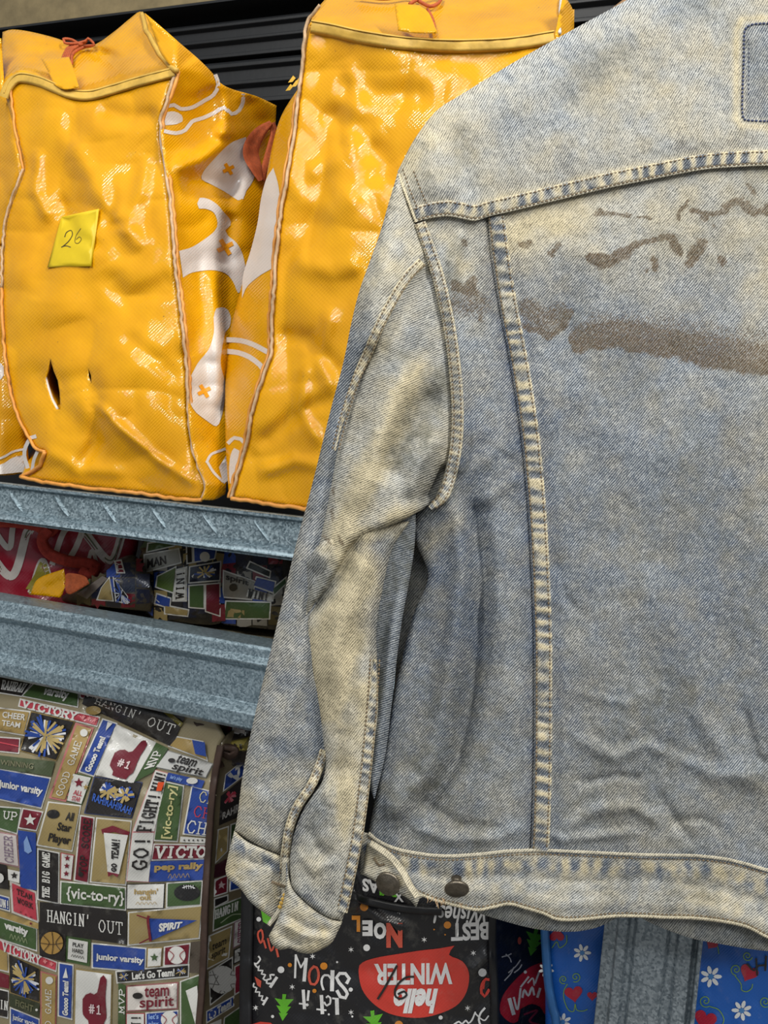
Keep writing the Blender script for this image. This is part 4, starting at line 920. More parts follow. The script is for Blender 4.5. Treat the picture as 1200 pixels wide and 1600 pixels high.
q = P_([(-20, 1392), (15, 1402), (16, 1425), (-20, 1415)], BL); S_(q, 'UN!', (.55, .3, .95, .8), WH)
q = P_([(-20, 1416), (60, 1443), (60, 1452), (-20, 1426)], GD, None); f.star(48, 1443, 3, RD, 4)
q = P_([(227, 1582), (279, 1578), (279, 1612), (227, 1614)], BL); ball(f, q, 'base', .72, .42, .4); T_(q, "let's", (.1, .1, .4, .35), (150, 180, 230)); T_(q, 'play', (.1, .45, .4, .75), (150, 180, 230))
q = P_([(197, 1583), (226, 1583), (226, 1640), (197, 1640)], WH, PK, 1.2); S_(q, 'WIN!', (.3, .05, .75, .9), BK, rot=90, wt=.22)
for i in range(7):      # plain patches continuing below and beside the picture
    P_([(-150 + i * 62, 1645), (-92 + i * 62, 1650), (-92 + i * 62, 1705), (-150 + i * 62, 1700)], (GR, RD, BL, TN, BK, PK, WH)[i])
for i in range(9): P_([(-160, 1080 + i * 62), (-25, 1085 + i * 62), (-25, 1140 + i * 62), (-160, 1135 + i * 62)], (BL, GR, WH, BK, RD, TN, BL, PK, GR)[i])
merge(front, f.build('pattern', H_sp, PR, M_PRINT, spb, .0012))
f = Flat()
q = P_([(352, 1210), (392, 1178), (392, 1204), (348, 1238)], BL); T_(q, 'Te', (.4, .1, .9, .8), WH, bold=.06)
q = P_([(345, 1244), (392, 1206), (392, 1268), (342, 1290)], BK, None); pompom(f, q, ((190, 60, 80), (210, 120, 130)), 3, 16, .3, .25, .2); T_(q, 'RAHRAH', (.1, .62, .9, .85), (170, 165, 160), bold=.03)
q = P_([(340, 1296), (358, 1290), (356, 1330), (336, 1350)], TN); q = P_([(360, 1288), (392, 1276), (392, 1316), (358, 1328)], GR)
q = P_([(336, 1352), (392, 1320), (392, 1356), (334, 1372)], (70, 30, 42), None)
q = P_([(335, 1374), (357, 1366), (356, 1395), (334, 1402)], RD); f.star(346, 1383, 7, (205, 180, 180), 3)
q = P_([(359, 1364), (392, 1352), (392, 1384), (358, 1394)], BL)
q = P_([(334, 1404), (357, 1397), (357, 1408), (334, 1420)], BK); q = P_([(334, 1418), (390, 1396), (388, 1432), (332, 1456)], GR); S_(q, 'HANGIN', (.06, .16, .68, .5), WH, wt=.2); f.stroke([(345, 1442), (362, 1430), (378, 1428)], 1.5, (170, 180, 150), 4)
q = P_([(326, 1462), (363, 1446), (358, 1497), (322, 1516)], TN); T_(q, 'team', (.2, .3, .8, .5), BK); T_(q, 'spirit', (.2, .55, .8, .8), BK)
q = P_([(366, 1441), (390, 1430), (388, 1470), (364, 1482)], (215, 210, 205), (150, 110, 130), 1.5); S_(q, 'CHEER', (.3, .1, .7, .9), (130, 60, 90), rot=90)
q = P_([(365, 1484), (390, 1472), (388, 1496), (364, 1508)], WH, BK); f.star(376, 1490, 6, BK, 3)
q = P_([(326, 1518), (364, 1494), (364, 1544), (328, 1572)], BK); ball(f, q, 'volley', .55, .5, .48)
q = P_([(366, 1510), (390, 1498), (388, 1542), (366, 1556)], (140, 40, 60))
q = P_([(322, 1580), (366, 1555), (366, 1572), (322, 1600)], BL); T_(q, 'Go Team!', (.1, .15, .9, .85), WH, bold=.05)
q = P_([(350, 1590), (390, 1562), (390, 1620), (346, 1630)], GR); q = P_([(318, 1604), (346, 1592), (344, 1640), (314, 1645)], WH)
merge(side, f.build('pattern', H_sps, PR, M_PRINT, spb))
k = Ribbon(); k.strip(SPR, 6, lambda X, Y: np.minimum(H_sp(X, Y), H_sps(X, Y)) - .004, PR, .003, 7, 5, None, .0004, sgn=-1, per=50); k.obj('edge_binding', [M_BROWN], spb, 'dark brown binding')
# crumpled top with knotted handle
HD = lambda X, Y: .050 + .008 * crumple(X, Y, 40, 551) + .012 * fbm(X, Y, 60, 552)
top = sheet('crumpled_top', [(250, 1060, 1), (420, 1080, 1), (420, 1200, 1), (375, 1195), (345, 1200), (300, 1165), (270, 1150)], HD, PR, M_PRINT, spb, step=5, thick=.004, sgn=-1, edge=.006, edge_w=12, colfn=base((44, 38, 34)))  # base colour darkened to paint the shade of the recess
f = Flat(); q = P_([(366, 1116), (388, 1120), (384, 1150), (362, 1145)], (180, 170, 160)); S_(q, 'TEA', (.2, .3, .9, .7), RD); q = P_([(346, 1130), (364, 1124), (362, 1144), (350, 1150)], (120, 30, 50), GR); q = P_([(278, 1130), (322, 1136), (320, 1160), (282, 1152)], (150, 145, 135), None)
q = P_([(352, 1160), (392, 1150), (388, 1172), (356, 1180)], (150, 135, 60), (100, 90, 40)); merge(top, f.build('pattern', HD, PR, M_PRINT, spb))
k = Ribbon(); k.strip([(346, 1200), (338, 1180), (350, 1168), (368, 1172), (360, 1182), (340, 1176), (326, 1182)], 6, lambda X, Y: HD(X, Y) - .012, PR, .003, 7, 3, None, .0005, sgn=-1); k.strip([(282, 1118), (310, 1136), (345, 1132), (372, 1118)], 7, lambda X, Y: HD(X, Y) - .01, PR, .003, 7, 3, None, .0005, sgn=-1)
k.obj('handle', [M_BROWN], spb, 'knotted brown handle')

# ------------------------------------------------------------------ dark winter-print bag
def H_xm(X, Y):
    h = .034 - .016 * np.sin(np.pi * np.clip((X - 380) / 400, 0, 1)) + .006 * fbm(X, Y, 120, 601) + .0050 * crumple(X, Y, 90, 602)
    h = h + ridge(X, Y, [(545, 1400), (600, 1440), (640, 1452)], 8, -.006) + ridge(X, Y, [(540, 1360), (556, 1400), (552, 1430)], 9, -.010) + ridge(X, Y, [(730, 1520), (770, 1490)], 12, -.006)
    return h
XR = [(772, 1330), (771, 1400), (770, 1470), (772, 1540), (774, 1620), (776, 1745)]
def H_xs(X, Y): return H_xm(772 + 0 * X, Y) + .002 + .0012 * np.clip(X - 772, 0, 200) + .003 * crumple(X, Y, 60, 611)
xm = empty('reusable_shopping_bag', one(PR, 580, 1745, .1), 'black bag printed with upside-down winter greetings and a red bubble, below the cuff', 'bag')
front = sheet('front_panel', [(386, 1300, 1), (772, 1310, 1)] + XR[1:-1] + [(776, boty(776), 1), (386, boty(386), 1)], H_xm, PR, M_PRINT, xm, step=6, back=.24, shrink=.88, sgn=-1, edge=.004, edge_w=7, colfn=base((26, 25, 28)))
side = sheet('side_panel', [(772, 1320, 1), (858, 1320, 1), (862, boty(862, .1), 1), (776, boty(776), 1)] + XR[1:-1][::-1], H_xs, PR, M_PRINT, xm, step=6, thick=.003, sgn=-1, colfn=base((20, 22, 30)))
cx = lambda x, y: (370 + x / 2.449, 1340 + y / 2.449)
f = Flat(); RR = (205, 62, 50); CR = (226, 224, 222); OR = (214, 134, 38); TG = (96, 176, 40); SA = (204, 86, 66)
f.poly([cx(*p) for p in ((466, 430), (480, 402), (530, 384), (610, 370), (700, 356), (770, 348))] + [cx(833, 337) + (1,)] + [cx(*p) for p in ((812, 372), (862, 396), (888, 440), (882, 505), (850, 558), (790, 592), (700, 613), (600, 602), (530, 565), (480, 505))], RR, 1, 6, True)
def bx(x0, y0, x1, y1): return [cx(x0, y0), cx(x1, y0), cx(x1, y1), cx(x0, y1)]
def rt(x0, y0, x1, y1, s, c, sk=0, **k): text(f, [cx(x0, y0 + sk), cx(x1, y0), cx(x1, y1), cx(x0, y1 + sk)], s, (0, 0, 1, 1), c, rot=180, **k)
rt(525, 402, 825, 484, 'WINTER', CR, bold=.035, sk=4); rt(600, 500, 770, 596, 'hello', CR, bold=.05, shear=.3)
for x0, x1, ch, c, y0, y1 in ((572, 634, 'N', SA, 250, 345), (524, 572, 'O', CR, 248, 312), (480, 520, 'E', CR, 240, 300), (440, 472, 'L', OR, 222, 284)): rt(x0, y0, x1, y1, ch, c, bold=.06)
rt(820, 245, 966, 314, 'BEST', CR, bold=.04, sk=6); rt(752, 190, 952, 262, 'Wishes!', CR, bold=.02, shear=.3, sk=-10)
rt(480, 90, 545, 140, 'AS', CR, bold=.04, sk=-12); rt(546, 106, 612, 152, 'M', TG, bold=.05, sk=-8); rt(600, 130, 640, 170, 'X', CR, bold=.02)
def hand(sc, ox, oy, items):
    for pts, w, c in items: f.stroke([(ox + x / sc, oy + y / sc) for x, y in pts], w, c, 2, len(pts) > 2)
hand(6.667, 380, 1400, [([(548, 615), (540, 850)], 3.2, CR), ([(548, 615), (600, 745)], 2.6, CR), ([(600, 745), (655, 655)], 2.6, CR), ([(655, 655), (635, 880)], 5.4, CR),
    ([(735, 735), (700, 770), (685, 840), (705, 915), (745, 922), (780, 870), (785, 800), (765, 745), (735, 735)], 4.0, SA), ([(930, 785), (925, 980)], 6.2, CR), ([(922, 870), (885, 826), (848, 824), (820, 860), (818, 920), (836, 975)], 3.4, CR),
    ([(1080, 905), (1105, 860), (1065, 808), (1005, 806), (972, 850), (1000, 905), (1050, 960), (1085, 1020), (1065, 1062), (1012, 1050), (980, 990)], 5.2, CR),
    ([(975, 1075), (980, 1225)], 6.0, CR), ([(985, 1072), (932, 1066)], 2.6, CR), ([(845, 1108), (870, 1142), (904, 1122), (908, 1062), (882, 1040), (868, 1056)], 3.0, CR), ([(815, 1042), (825, 1220)], 5.4, CR), ([(768, 1180), (862, 1190)], 2.6, CR),
    ([(682, 990), (672, 1085)], 3.6, CR), ([(664, 1130), (670, 1138)], 4.0, CR), ([(626, 985), (638, 1168)], 5.0, CR), ([(585, 1120), (672, 1130)], 2.4, CR),
    ([(160, 630), (178, 660), (140, 706), (114, 700), (150, 745), (168, 728), (156, 775), (205, 775), (190, 812), (232, 820), (208, 862), (240, 880)], 2.6, CR), ([(348, 850), (285, 945)], 4.6, CR), ([(322, 822), (280, 822), (288, 862), (248, 872), (244, 908), (300, 912)], 2.8, CR),
    ([(112, 910), (106, 945), (142, 958), (126, 1000), (172, 1000), (164, 1042), (204, 1040), (190, 1084), (226, 1090)], 2.4, CR), ([(250, 1060), (208, 1130)], 3.6, CR), ([(136, 1150), (134, 1176)], 2.0, CR),
    ([(190, 352), (160, 372), (154, 420), (182, 490), (206, 430), (196, 362)], 3.0, SA), ([(214, 465), (236, 540)], 3.0, SA), ([(256, 445), (290, 572), (316, 530)], 3.0, SA), ([(346, 552), (364, 630)], 3.4, SA)])
f.poly([(380 + x / 6.667, 1400 + y / 6.667) for x, y in ((118, 838), (190, 885), (182, 955), (146, 930))], SA, 2, 8)
hand(5.4545, 640, 1400, [([(640, 956), (604, 1000), (590, 1056), (604, 1100)], 3.2, CR), ([(672, 1022), (640, 1060), (600, 1040), (560, 1000)], 2.2, CR), ([(560, 990), (530, 1060), (500, 1084), (480, 1060), (446, 1090), (420, 1070), (380, 1094)], 2.6, CR),
    ([(690, 716), (650, 708), (616, 756), (612, 826), (640, 856), (676, 800)], 4.4, (200, 60, 48)), ([(640, 716), (630, 790)], 2.2, (200, 60, 48))])
def tree(x, y, s=1.0, rot=0):
    P = [(0, -48), (16, -18), (7, -20), (26, 8), (10, 6), (34, 34), (6, 30), (6, 50), (-8, 50), (-6, 32), (-36, 34), (-14, 6), (-28, 6), (-10, -20), (-18, -18)]
    c_, s_ = math.cos(rot), math.sin(rot); f.poly([cx(x + s * (a * c_ - b * s_), y + s * (a * s_ + b * c_)) for a, b in P], TG, 1, 6)
tree(178, 575, 1.05, 3.2); tree(525, 640, 1.1, 3.0); f.poly([cx(92, 200), cx(110, 195), cx(135, 230), cx(128, 262), cx(100, 245)], TG, 1, 6)
for x, y, r_, c in ((487, 189, 16, OR), (497, 345, 13, CR), (729, 208, 11, OR), (806, 258, 14, OR), (333, 415, 14, OR), (169, 429, 13, CR), (203, 411, 8, OR), (436, 505, 8, CR), (940, 440, 16, CR), (297, 510, 8, OR), (620, 640, 16, OR), (780, 612, 8, CR), (384, 400, 4, CR), (352, 600, 4, CR), (137, 608, 6, CR), (84, 236, 9, CR), (755, 275, 3, OR), (797, 295, 3, OR), (970, 335, 4, TG), (442, 608, 4, CR)): 
    p = cx(x, y); f.disc(p[0], p[1], r_ / 2.449, c, 2)
for x, y in ((623, 207), (437, 352), (905, 365), (212, 495), (883, 576), (437, 592), (717, 314), (290, 378), (72, 575)):
    p = cx(x, y); f.star(p[0], p[1], 5, CR, 2, 6, .3)
f.poly([cx(60, 637), cx(90, 628), cx(130, 632), cx(150, 650), cx(60, 660)], RR, 1, 8)
f.stroke([cx(612, 415), cx(590, 455), cx(562, 505), cx(540, 540)], 3.6, BK, 5); f.stroke([cx(676, 456), cx(650, 458), cx(622, 478), cx(606, 505), cx(608, 532), cx(630, 540), cx(650, 526), cx(640, 512), cx(618, 522)], 3.4, BK, 5)
merge(front, f.build('pattern', H_xm, PR, M_PRINT, xm))
f = Flat()
f.poly([cx(*p) for p in ((1170, 400), (1120, 420), (1065, 468), (1020, 525), (1006, 580), (1020, 610), (1060, 634), (1100, 600), (1130, 570), (1180, 600), (1200, 640), (1200, 400))], (176, 32, 42), 1, 6, True)
tree(1135, 325, 1.1, 3.35); hand(5.4545, 640, 1400, [([(852, 880), (886, 1004)], 6.0, CR), ([(888, 866), (920, 966), (946, 790)], 3.2, CR), ([(962, 862), (978, 800), (1012, 850), (1044, 776), (1062, 842)], 3.4, CR), ([(1090, 860), (1112, 790)], 4.0, CR), ([(948, 774), (1014, 690)], 2.8, CR), ([(1008, 740), (1050, 700), (1062, 760)], 2.4, CR), ([(1070, 742), (1104, 650)], 3.0, CR)])
for a, b, c_, d in ((1015, 380, 1050, 368), (1030, 370, 1050, 400), (1040, 440, 1085, 392), (1025, 470, 1060, 420), (1062, 440, 1090, 410)): f.stroke([cx(a, b), cx((a + c_) / 2 + 5, (b + d) / 2), cx(c_, d)], 1.8, (190, 188, 190), 2)
p = cx(1082, 318); f.disc(p[0], p[1], 3, SA, 2, 6); p = cx(1104, 438); f.disc(p[0], p[1], 2.5, CR, 2)
f.poly([cx(1085, 580), cx(1130, 560), cx(1170, 585), cx(1170, 660), cx(1080, 660)], (18, 16, 20), 3, 8, True); f.stroke([cx(1100, 600), cx(1150, 585), cx(1120, 625), cx(1160, 640)], 3, (120, 30, 50), 4)
merge(side, f.build('pattern', H_xs, PR, M_PRINT, xm))
k = Ribbon(); k.strip(XR, 7, lambda X, Y: H_xm(X, Y) - .003, PR, .003, 7, 5, None, .0003, sgn=-1, per=50); k.obj('edge_binding', [M_BLACKB], xm, 'black binding'); k = Ribbon(); k.strip([(387, 1380), (386, 1450), (384, 1530), (384, 1610), (384, 1745)], 10, lambda X, Y: H_xm(X, Y) - .003, PR, .003, 7, 5, None, .0003, sgn=-1, per=60)
k.obj('edge_binding', [M_BLACKB], xm, 'black binding')
k = Ribbon(); k.strip([(530, 1392), (575, 1408), (630, 1420), (690, 1424)], 7, lambda X, Y: H_xm(X, Y) - .003, PR, .004, 7, 4, None, .0006, sgn=-1); k.obj('handle', [M_BLACKB], xm, 'flat black handle')

# ------------------------------------------------------------------ blue bags with hearts and daisies
BLU = (24, 92, 178)
def heart(f, x, y, s=1.0, rot=0.0, c=(176, 24, 52)):
    P = []
    for i in range(28):
        t = 2 * math.pi * i / 28; a = 16 * math.sin(t) ** 3; b = -(13 * math.cos(t) - 5 * math.cos(2 * t) - 2 * math.cos(3 * t) - math.cos(4 * t))
        P.append((x + s * (a * math.cos(rot) - b * math.sin(rot)), y + s * (a * math.sin(rot) + b * math.cos(rot))))
    f.poly(P, c, 2, 7)
def daisy(f, x, y, r_, rot=0.0):
    for i in range(7):
        a = rot + 2 * math.pi * i / 7; px, py = x + r_ * .62 * math.cos(a), y + r_ * .62 * math.sin(a)
        P = [(px + r_ * (.40 * math.cos(t) * math.cos(a) - .2 * math.sin(t) * math.sin(a)), py + r_ * (.40 * math.cos(t) * math.sin(a) + .2 * math.sin(t) * math.cos(a))) for t in np.linspace(0, 2 * math.pi, 9)[:-1]]
        f.poly(P, (228, 228, 226), 2, 6)
    f.disc(x, y, r_ * .26, (70, 130, 190), 3)
def curl(f, pts, w=1.4): f.stroke(pts, w, (122, 160, 60), 2)
def spiral(f, x, y, r_, a0, turns=1.6, sg=1, w=1.4): curl(f, [(x + r_ * (1 - i / 22) * math.cos(a0 + sg * i / 20 * turns * 2 * math.pi), y + r_ * (1 - i / 22) * math.sin(a0 + sg * i / 20 * turns * 2 * math.pi)) for i in range(20)], w)
c8 = lambda x, y: (760 + x / 2.727, 1380 + y / 2.727)
def bluebag(label, X0, X1, prn, t0, seed, loc):
    b = empty('reusable_shopping_bag', loc, label, 'bag', 'blue daisy and heart shopping bags')
    H = lambda X, Y: t0 - .010 * np.sin(np.pi * np.clip((X - X0) / (X1 - X0), 0, 1)) + .004 * fbm(X, Y, 80, seed) + .0015 * crumple(X, Y, 70, seed + 2)
    fr = sheet('front_panel', [(X0, 1330, 1), (X1, 1330, 1), (X1, boty(X1, t0), 1), (X0, boty(X0, t0), 1)], H, PR, M_PRINT, b, step=6, back=.25, shrink=.9, sgn=-1, edge=.004, edge_w=8, colfn=base(BLU))
    f = Flat(); prn(f); merge(fr, f.build('pattern', H, PR, M_PRINT, b)); return b, H
def pr_l(f):
    p = c8(408, 297); daisy(f, p[0], p[1], 14); p = c8(325, 592); daisy(f, p[0], p[1], 14, .4); p = c8(266, 368); daisy(f, p[0] - 4, p[1], 12, .2)
    p = c8(372, 470); heart(f, p[0], p[1], .88, -.15); p = c8(300, 222); heart(f, p[0], p[1], .72, math.pi)
    curl(f, [c8(*q) for q in ((345, 430), (330, 460), (332, 500), (350, 540), (372, 545), (378, 515), (385, 540), (410, 545), (430, 538))]); p = c8(328, 410); spiral(f, p[0], p[1], 7, 1.2); p = c8(380, 400); spiral(f, p[0], p[1], 8, 2, 1.6, -1)
    curl(f, [c8(*q) for q in ((280, 275), (300, 250), (312, 275), (340, 255), (342, 222))]); p = c8(440, 480); heart(f, p[0] + 4, p[1], .5); p = c8(430, 660); heart(f, p[0], p[1], .8)
def pr_r(f):
    p = c8(957, 398); daisy(f, p[0], p[1], 17); p = c8(1088, 543); daisy(f, p[0], p[1], 16, .5)
    p = c8(1118, 382); heart(f, p[0], p[1], .92, .45); p = c8(932, 582); heart(f, p[0], p[1], 1.1, .3); p = c8(960, 258); heart(f, p[0], p[1], .6, .6)
    p = c8(1064, 368); spiral(f, p[0], p[1], 9, 1.6); curl(f, [c8(*q) for q in ((1060, 395), (1085, 430), (1088, 455), (1110, 462), (1130, 448), (1134, 430))]); p = c8(934, 502); spiral(f, p[0], p[1], 10, 1.0); curl(f, [c8(*q) for q in ((950, 525), (990, 540), (1012, 580), (1000, 615))])
    p = c8(1188, 505); spiral(f, p[0], p[1], 9, 1.0); p = c8(1112, 310); spiral(f, p[0], p[1], 8, 0.3); curl(f, [c8(*q) for q in ((965, 240), (985, 270), (990, 300))])
    f.stroke([c8(1112, 345), c8(1140, 372), c8(1160, 352), c8(1192, 350)], 3, BK, 4, False); f.stroke([c8(1150, 322), c8(1154, 392)], 3, BK, 4, False); f.stroke([c8(1192, 312), c8(1188, 372)], 3, BK, 4, False)
    for x, y in ((1230, 1510), (1290, 1560), (1360, 1500), (1330, 1620)): daisy(f, x, y, 15)
    for x, y in ((1260, 1560), (1330, 1540), (1240, 1640)): heart(f, x, y, 1)
bb, Hbl = bluebag('blue daisy and heart bag between the black bag and the steel post', 852, 985, pr_l, .058, 701, one(PR, 890, 1750, .1))
k = Ribbon(); k.strip([(850, 1330), (851, 1440), (854, 1500), (858, 1545), (864, 1575), (870, 1610), (872, 1755)], 7, lambda X, Y: Hbl(X, Y) - .004, PR, .004, 7, 5, None, .0004, sgn=-1, per=60); k.obj('edge_binding', [M_BLUEP], bb, 'light blue binding')
bluebag('blue shopping bag with daisies, red hearts and a handwritten 4, right of the steel post', 1060, 1420, pr_r, .030, 711, one(PR, 1200, 1750, .1))

# ------------------------------------------------------------------ bags lying behind the deep beam
c4 = lambda x, y: (x / 2.5, 780 + y / 2.5)
RC = (150, 22, 46)
cb = empty('reusable_shopping_bag', one(PR, 80, 950, .12), 'crimson shopping bag with white chevrons and red webbing handle between the two beams', 'bag')
H_c = lambda X, Y: .115 + .010 * fbm(X, Y, 70, 801) + .0003 * np.clip(X, 0, 250) - .012 * np.sin(np.pi * np.clip((X + 120) / 330, 0, 1)) + .003 * crumple(X, Y, 60, 803)
fr = sheet('front_panel', [(-200, 770, 1), (100, 790), (200, 820), (216, 850), (190, 920), (140, 960, 1), (-200, 950, 1)], H_c, PR, M_PRINT, cb, step=6, back=.25, shrink=.8, sgn=-1, edge=.01, edge_w=16, colfn=base(RC))
f = Flat()
def zig(pts, offs):
    for o_, w, c in offs: f.stroke([c4(x, y + o_) for x, y in pts], w, c, 2, False)
zz = ((0, 13, (206, 198, 190)), (0, 2.2, (90, 96, 60)), (16, 1.4, (120, 40, 50)))
zig([(-60, 180), (45, 300), (105, 130), (125, 120)], zz); zig([(120, 360), (165, 240), (200, 330)], ((0, 9, (206, 198, 190)), (8, 6, (150, 140, 40))))
zig([(205, 250), (255, 120), (320, 118), (270, 230), (210, 220)], ((0, 9, (206, 198, 190)),)); zig([(330, 130), (430, 240), (480, 130)], zz); zig([(340, 260), (360, 200), (380, 260)], ((0, 6, (206, 198, 190)),)); zig([(-60, 60), (30, 190), (50, 110)], ((0, 9, (206, 198, 190)),))
f.poly([c4(100, 350), c4(160, 255), c4(200, 340), c4(190, 370)], (150, 140, 50), 3, 8)
merge(fr, f.build('pattern', H_c, PR, M_PRINT, cb))
k = Ribbon(); k.strip([c4(*p) for p in ((-20, 90), (60, 92), (140, 105), (190, 130), (225, 100))], 8, lambda X, Y: H_c(X, Y) - .006, PR, .003, 7, 3, None, .0003, sgn=-1)
k.strip([c4(*p) for p in ((190, 118), (165, 160), (190, 210), (260, 240), (330, 250), (372, 262), (350, 290), (315, 270))], 9, lambda X, Y: H_c(X, Y) - .012, PR, .003, 7, 3, None, .0003, sgn=-1, seed=4)
k.obj('handle', [M_REDST], cb, 'red webbing handle')
fl2 = lambda X, Y: .075 + .003 * crumple(X, Y, 30, 811)
tg = empty('folded_bag_flap', one(PR, 75, 925, .06), 'small folded orange-yellow printed film lying in front of the chevron bag', 'film')
sheet('film_flap', [c4(118, 372) + (1,), c4(150, 310), c4(250, 272) + (1,), c4(256, 330), c4(238, 385) + (1,)], fl2, PR, M_YEL, tg, step=4, thick=.004, sgn=-1); sheet('film_flap', [c4(250, 330) + (1,), c4(262, 290), c4(330, 300), c4(350, 330) + (1,), c4(270, 372)], fl2, PR, M_ORANGE, tg, step=4, thick=.004, sgn=-1)
def lump(label, outline, h0, seed, patches, col=(30, 30, 36), loc=None, depth=.2):
    b = empty('reusable_shopping_bag', loc, label, 'bag', 'sports-print shopping bags')
    P = np.array([c4(*p[:2]) for p in outline]); cxm, cym = P.mean(0); sx, sy = np.ptp(P, axis=0) / 2
    H = lambda X, Y: h0 - .03 * np.clip(1 - ((X - cxm) / sx) ** 2 * .8 - ((Y - cym) / sy) ** 2 * .6, 0, 1) + .008 * fbm(X, Y, 50, seed) + .005 * crumple(X, Y, 70, seed + 1)
    o = sheet('front_panel', [c4(*p[:2]) + tuple(p[2:]) for p in outline], H, PR, M_PRINT, b, step=3.5, back=h0 + depth, shrink=.8, sgn=-1, edge=.010, edge_w=14, colfn=base(col))
    global f
    f = Flat(); patches(); Pm = closed([c4(*p[:2]) + tuple(p[2:]) for p in outline], 4);  f.clip(Pm); merge(o, f.build('pattern', H, PR, M_PRINT, b, .0009)); return b, H
def q4(*p): return [c4(*a) for a in p]
def fillp(x0, y0, x1, y1, nx, ny, seed):
    rr = random.Random(seed); cs = [BL, GR, RD, TN, (40, 40, 48), (150, 146, 138), (30, 36, 60), (80, 70, 40)]
    for i in range(nx):
        for j in range(ny):
            ax, ay = x0 + (x1 - x0) * i / nx, y0 + (y1 - y0) * j / ny + 14 * ((i % 2) - .5) + 14 * math.sin(i * 1.3)
            w_, h_ = (x1 - x0) / nx - 5, (y1 - y0) / ny - 5
            patch(f, q4((ax, ay), (ax + w_, ay + rr.uniform(-6, 6)), (ax + w_, ay + h_), (ax, ay + h_ + rr.uniform(-6, 6))), rr.choice(cs), None, 1.2, -.7)
def p1():
    fillp(545, 130, 885, 470, 6, 5, 1)
    q = P_(q4((560, 215), (700, 190), (710, 250), (560, 290)), (160, 158, 150)); T_(q, 'MAN', (.1, .3, .6, .8), BK)
    q = P_(q4((575, 170), (700, 150), (705, 180), (570, 210)), GR); q = P_(q4((612, 300), (690, 260), (680, 370), (605, 345)), (88, 110, 50))
    q = P_(q4((680, 275), (732, 262), (730, 400), (672, 400)), WH); S_(q, 'WIN!', (.25, .1, .75, .9), BK, rot=90, wt=.2)
    q = P_(q4((738, 262), (865, 240), (862, 320), (735, 330)), (24, 34, 60)); pompom(f, q, seed=21, n=22, R=.34)
    q = P_(q4((735, 335), (800, 330), (800, 430), (735, 425)), GR); q = P_(q4((800, 330), (862, 325), (862, 460), (800, 440)), (110, 24, 44)); q = P_(q4((610, 365), (670, 385), (665, 430), (600, 410)), BL); q = P_(q4((640, 410), (740, 430), (735, 460), (640, 450)), TN)
    q = P_(q4((725, 170), (752, 165), (755, 250), (728, 255)), BK); q = P_(q4((752, 165), (850, 190), (840, 235), (755, 250)), BL); f.disc(*c4(800, 225), 8, WH, 3)
def p2():
    fillp(865, 180, 1170, 500, 5, 4, 2)
    q = P_(q4((870, 275), (1000, 320), (985, 395), (868, 385)), (150, 146, 138)); T_(q, 'spirit', (.1, .1, .8, .4), BK); f.disc(*c4(910, 345), 6, BK, 4)
    q = P_(q4((880, 395), (1060, 400), (1055, 470), (870, 470)), GR); q = P_(q4((890, 420), (960, 430), (960, 470), (880, 465)), TN)
    q = P_(q4((965, 345), (1070, 375), (1068, 400), (955, 385)), WH); S_(q, 'WIN!', (.1, .1, .8, .9), BK, wt=.22); q = P_(q4((975, 240), (1060, 280), (1055, 310), (960, 270)), (30, 40, 40)); q = P_(q4((1000, 300), (1080, 320), (1070, 370), (985, 340)), BL); q = P_(q4((1060, 350), (1120, 300), (1120, 330), (1070, 380)), (60, 90, 60))
def p3():
    fillp(300, 250, 590, 430, 5, 3, 3)
    q = P_(q4((395, 345), (428, 300), (445, 400), (375, 395)), TN); q = P_(q4((440, 300), (500, 380), (500, 410), (450, 400)), (20, 22, 30)); pompom(f, q, ((60, 90, 170), (200, 205, 215)), 31, 26, R=.6)
    q = P_(q4((445, 240), (475, 235), (490, 290), (455, 290)), (120, 24, 46)); S_(q, 'TY', (.2, .2, .8, .8), WH, rot=90); q = P_(q4((300, 370), (400, 300), (420, 310), (340, 390)), (130, 120, 112), None)
lump('dark crumpled sports-print bag between the beams, middle one of the three', [(560, 150, 1), (700, 120), (880, 130), (890, 300), (870, 480), (600, 470, 1), (540, 400), (545, 250)], .15, 821, p1, loc=one(PR, 290, 960, .15))
lump('dark crumpled sports-print bag between the beams, right beside the jacket sleeve', [(860, 190, 1), (960, 160), (1150, 200), (1180, 400), (1160, 520, 1), (870, 490, 1), (850, 350)], .16, 831, p2, loc=one(PR, 410, 960, .15))
lump('small foil-bright crumple of a sports-print bag behind the deep beam', [(240, 380, 1), (340, 320), (420, 280), (470, 230), (540, 230), (600, 370), (590, 440, 1), (400, 420), (240, 400, 1)], .125, 841, p3, (70, 66, 62), one(PR, 180, 950, .08), .08)
# ------------------------------------------------------------------ the denim jacket
YOKE_EDGE = [(648, 346), (672, 339), (700, 336), (724, 340), (742, 343), (765, 336), (800, 328), (850, 316), (900, 304), (950, 292), (1000, 282), (1050, 272), (1100, 263), (1150, 259), (1200, 257), (1240, 257)]
SEAM = [(760, 338), (765, 380), (772, 430), (782, 490), (793, 545), (804, 610), (814, 680), (820, 740), (825, 800), (829, 870), (832, 940), (834, 1010), (834, 1080), (834, 1150), (833, 1220), (831, 1290), (829, 1330)]
ARM = [(621, 270), (634, 305), (650, 348), (664, 388), (678, 430), (690, 480), (699, 530), (706, 590), (709, 650), (706, 700), (697, 745), (684, 778)]
SIDE = [(684, 778), (660, 792), (645, 802), (642, 822), (650, 850), (662, 875), (669, 897), (665, 918), (652, 945), (638, 985), (628, 1030), (616, 1080), (608, 1130), (600, 1180), (590, 1230), (581, 1275), (575, 1302)]
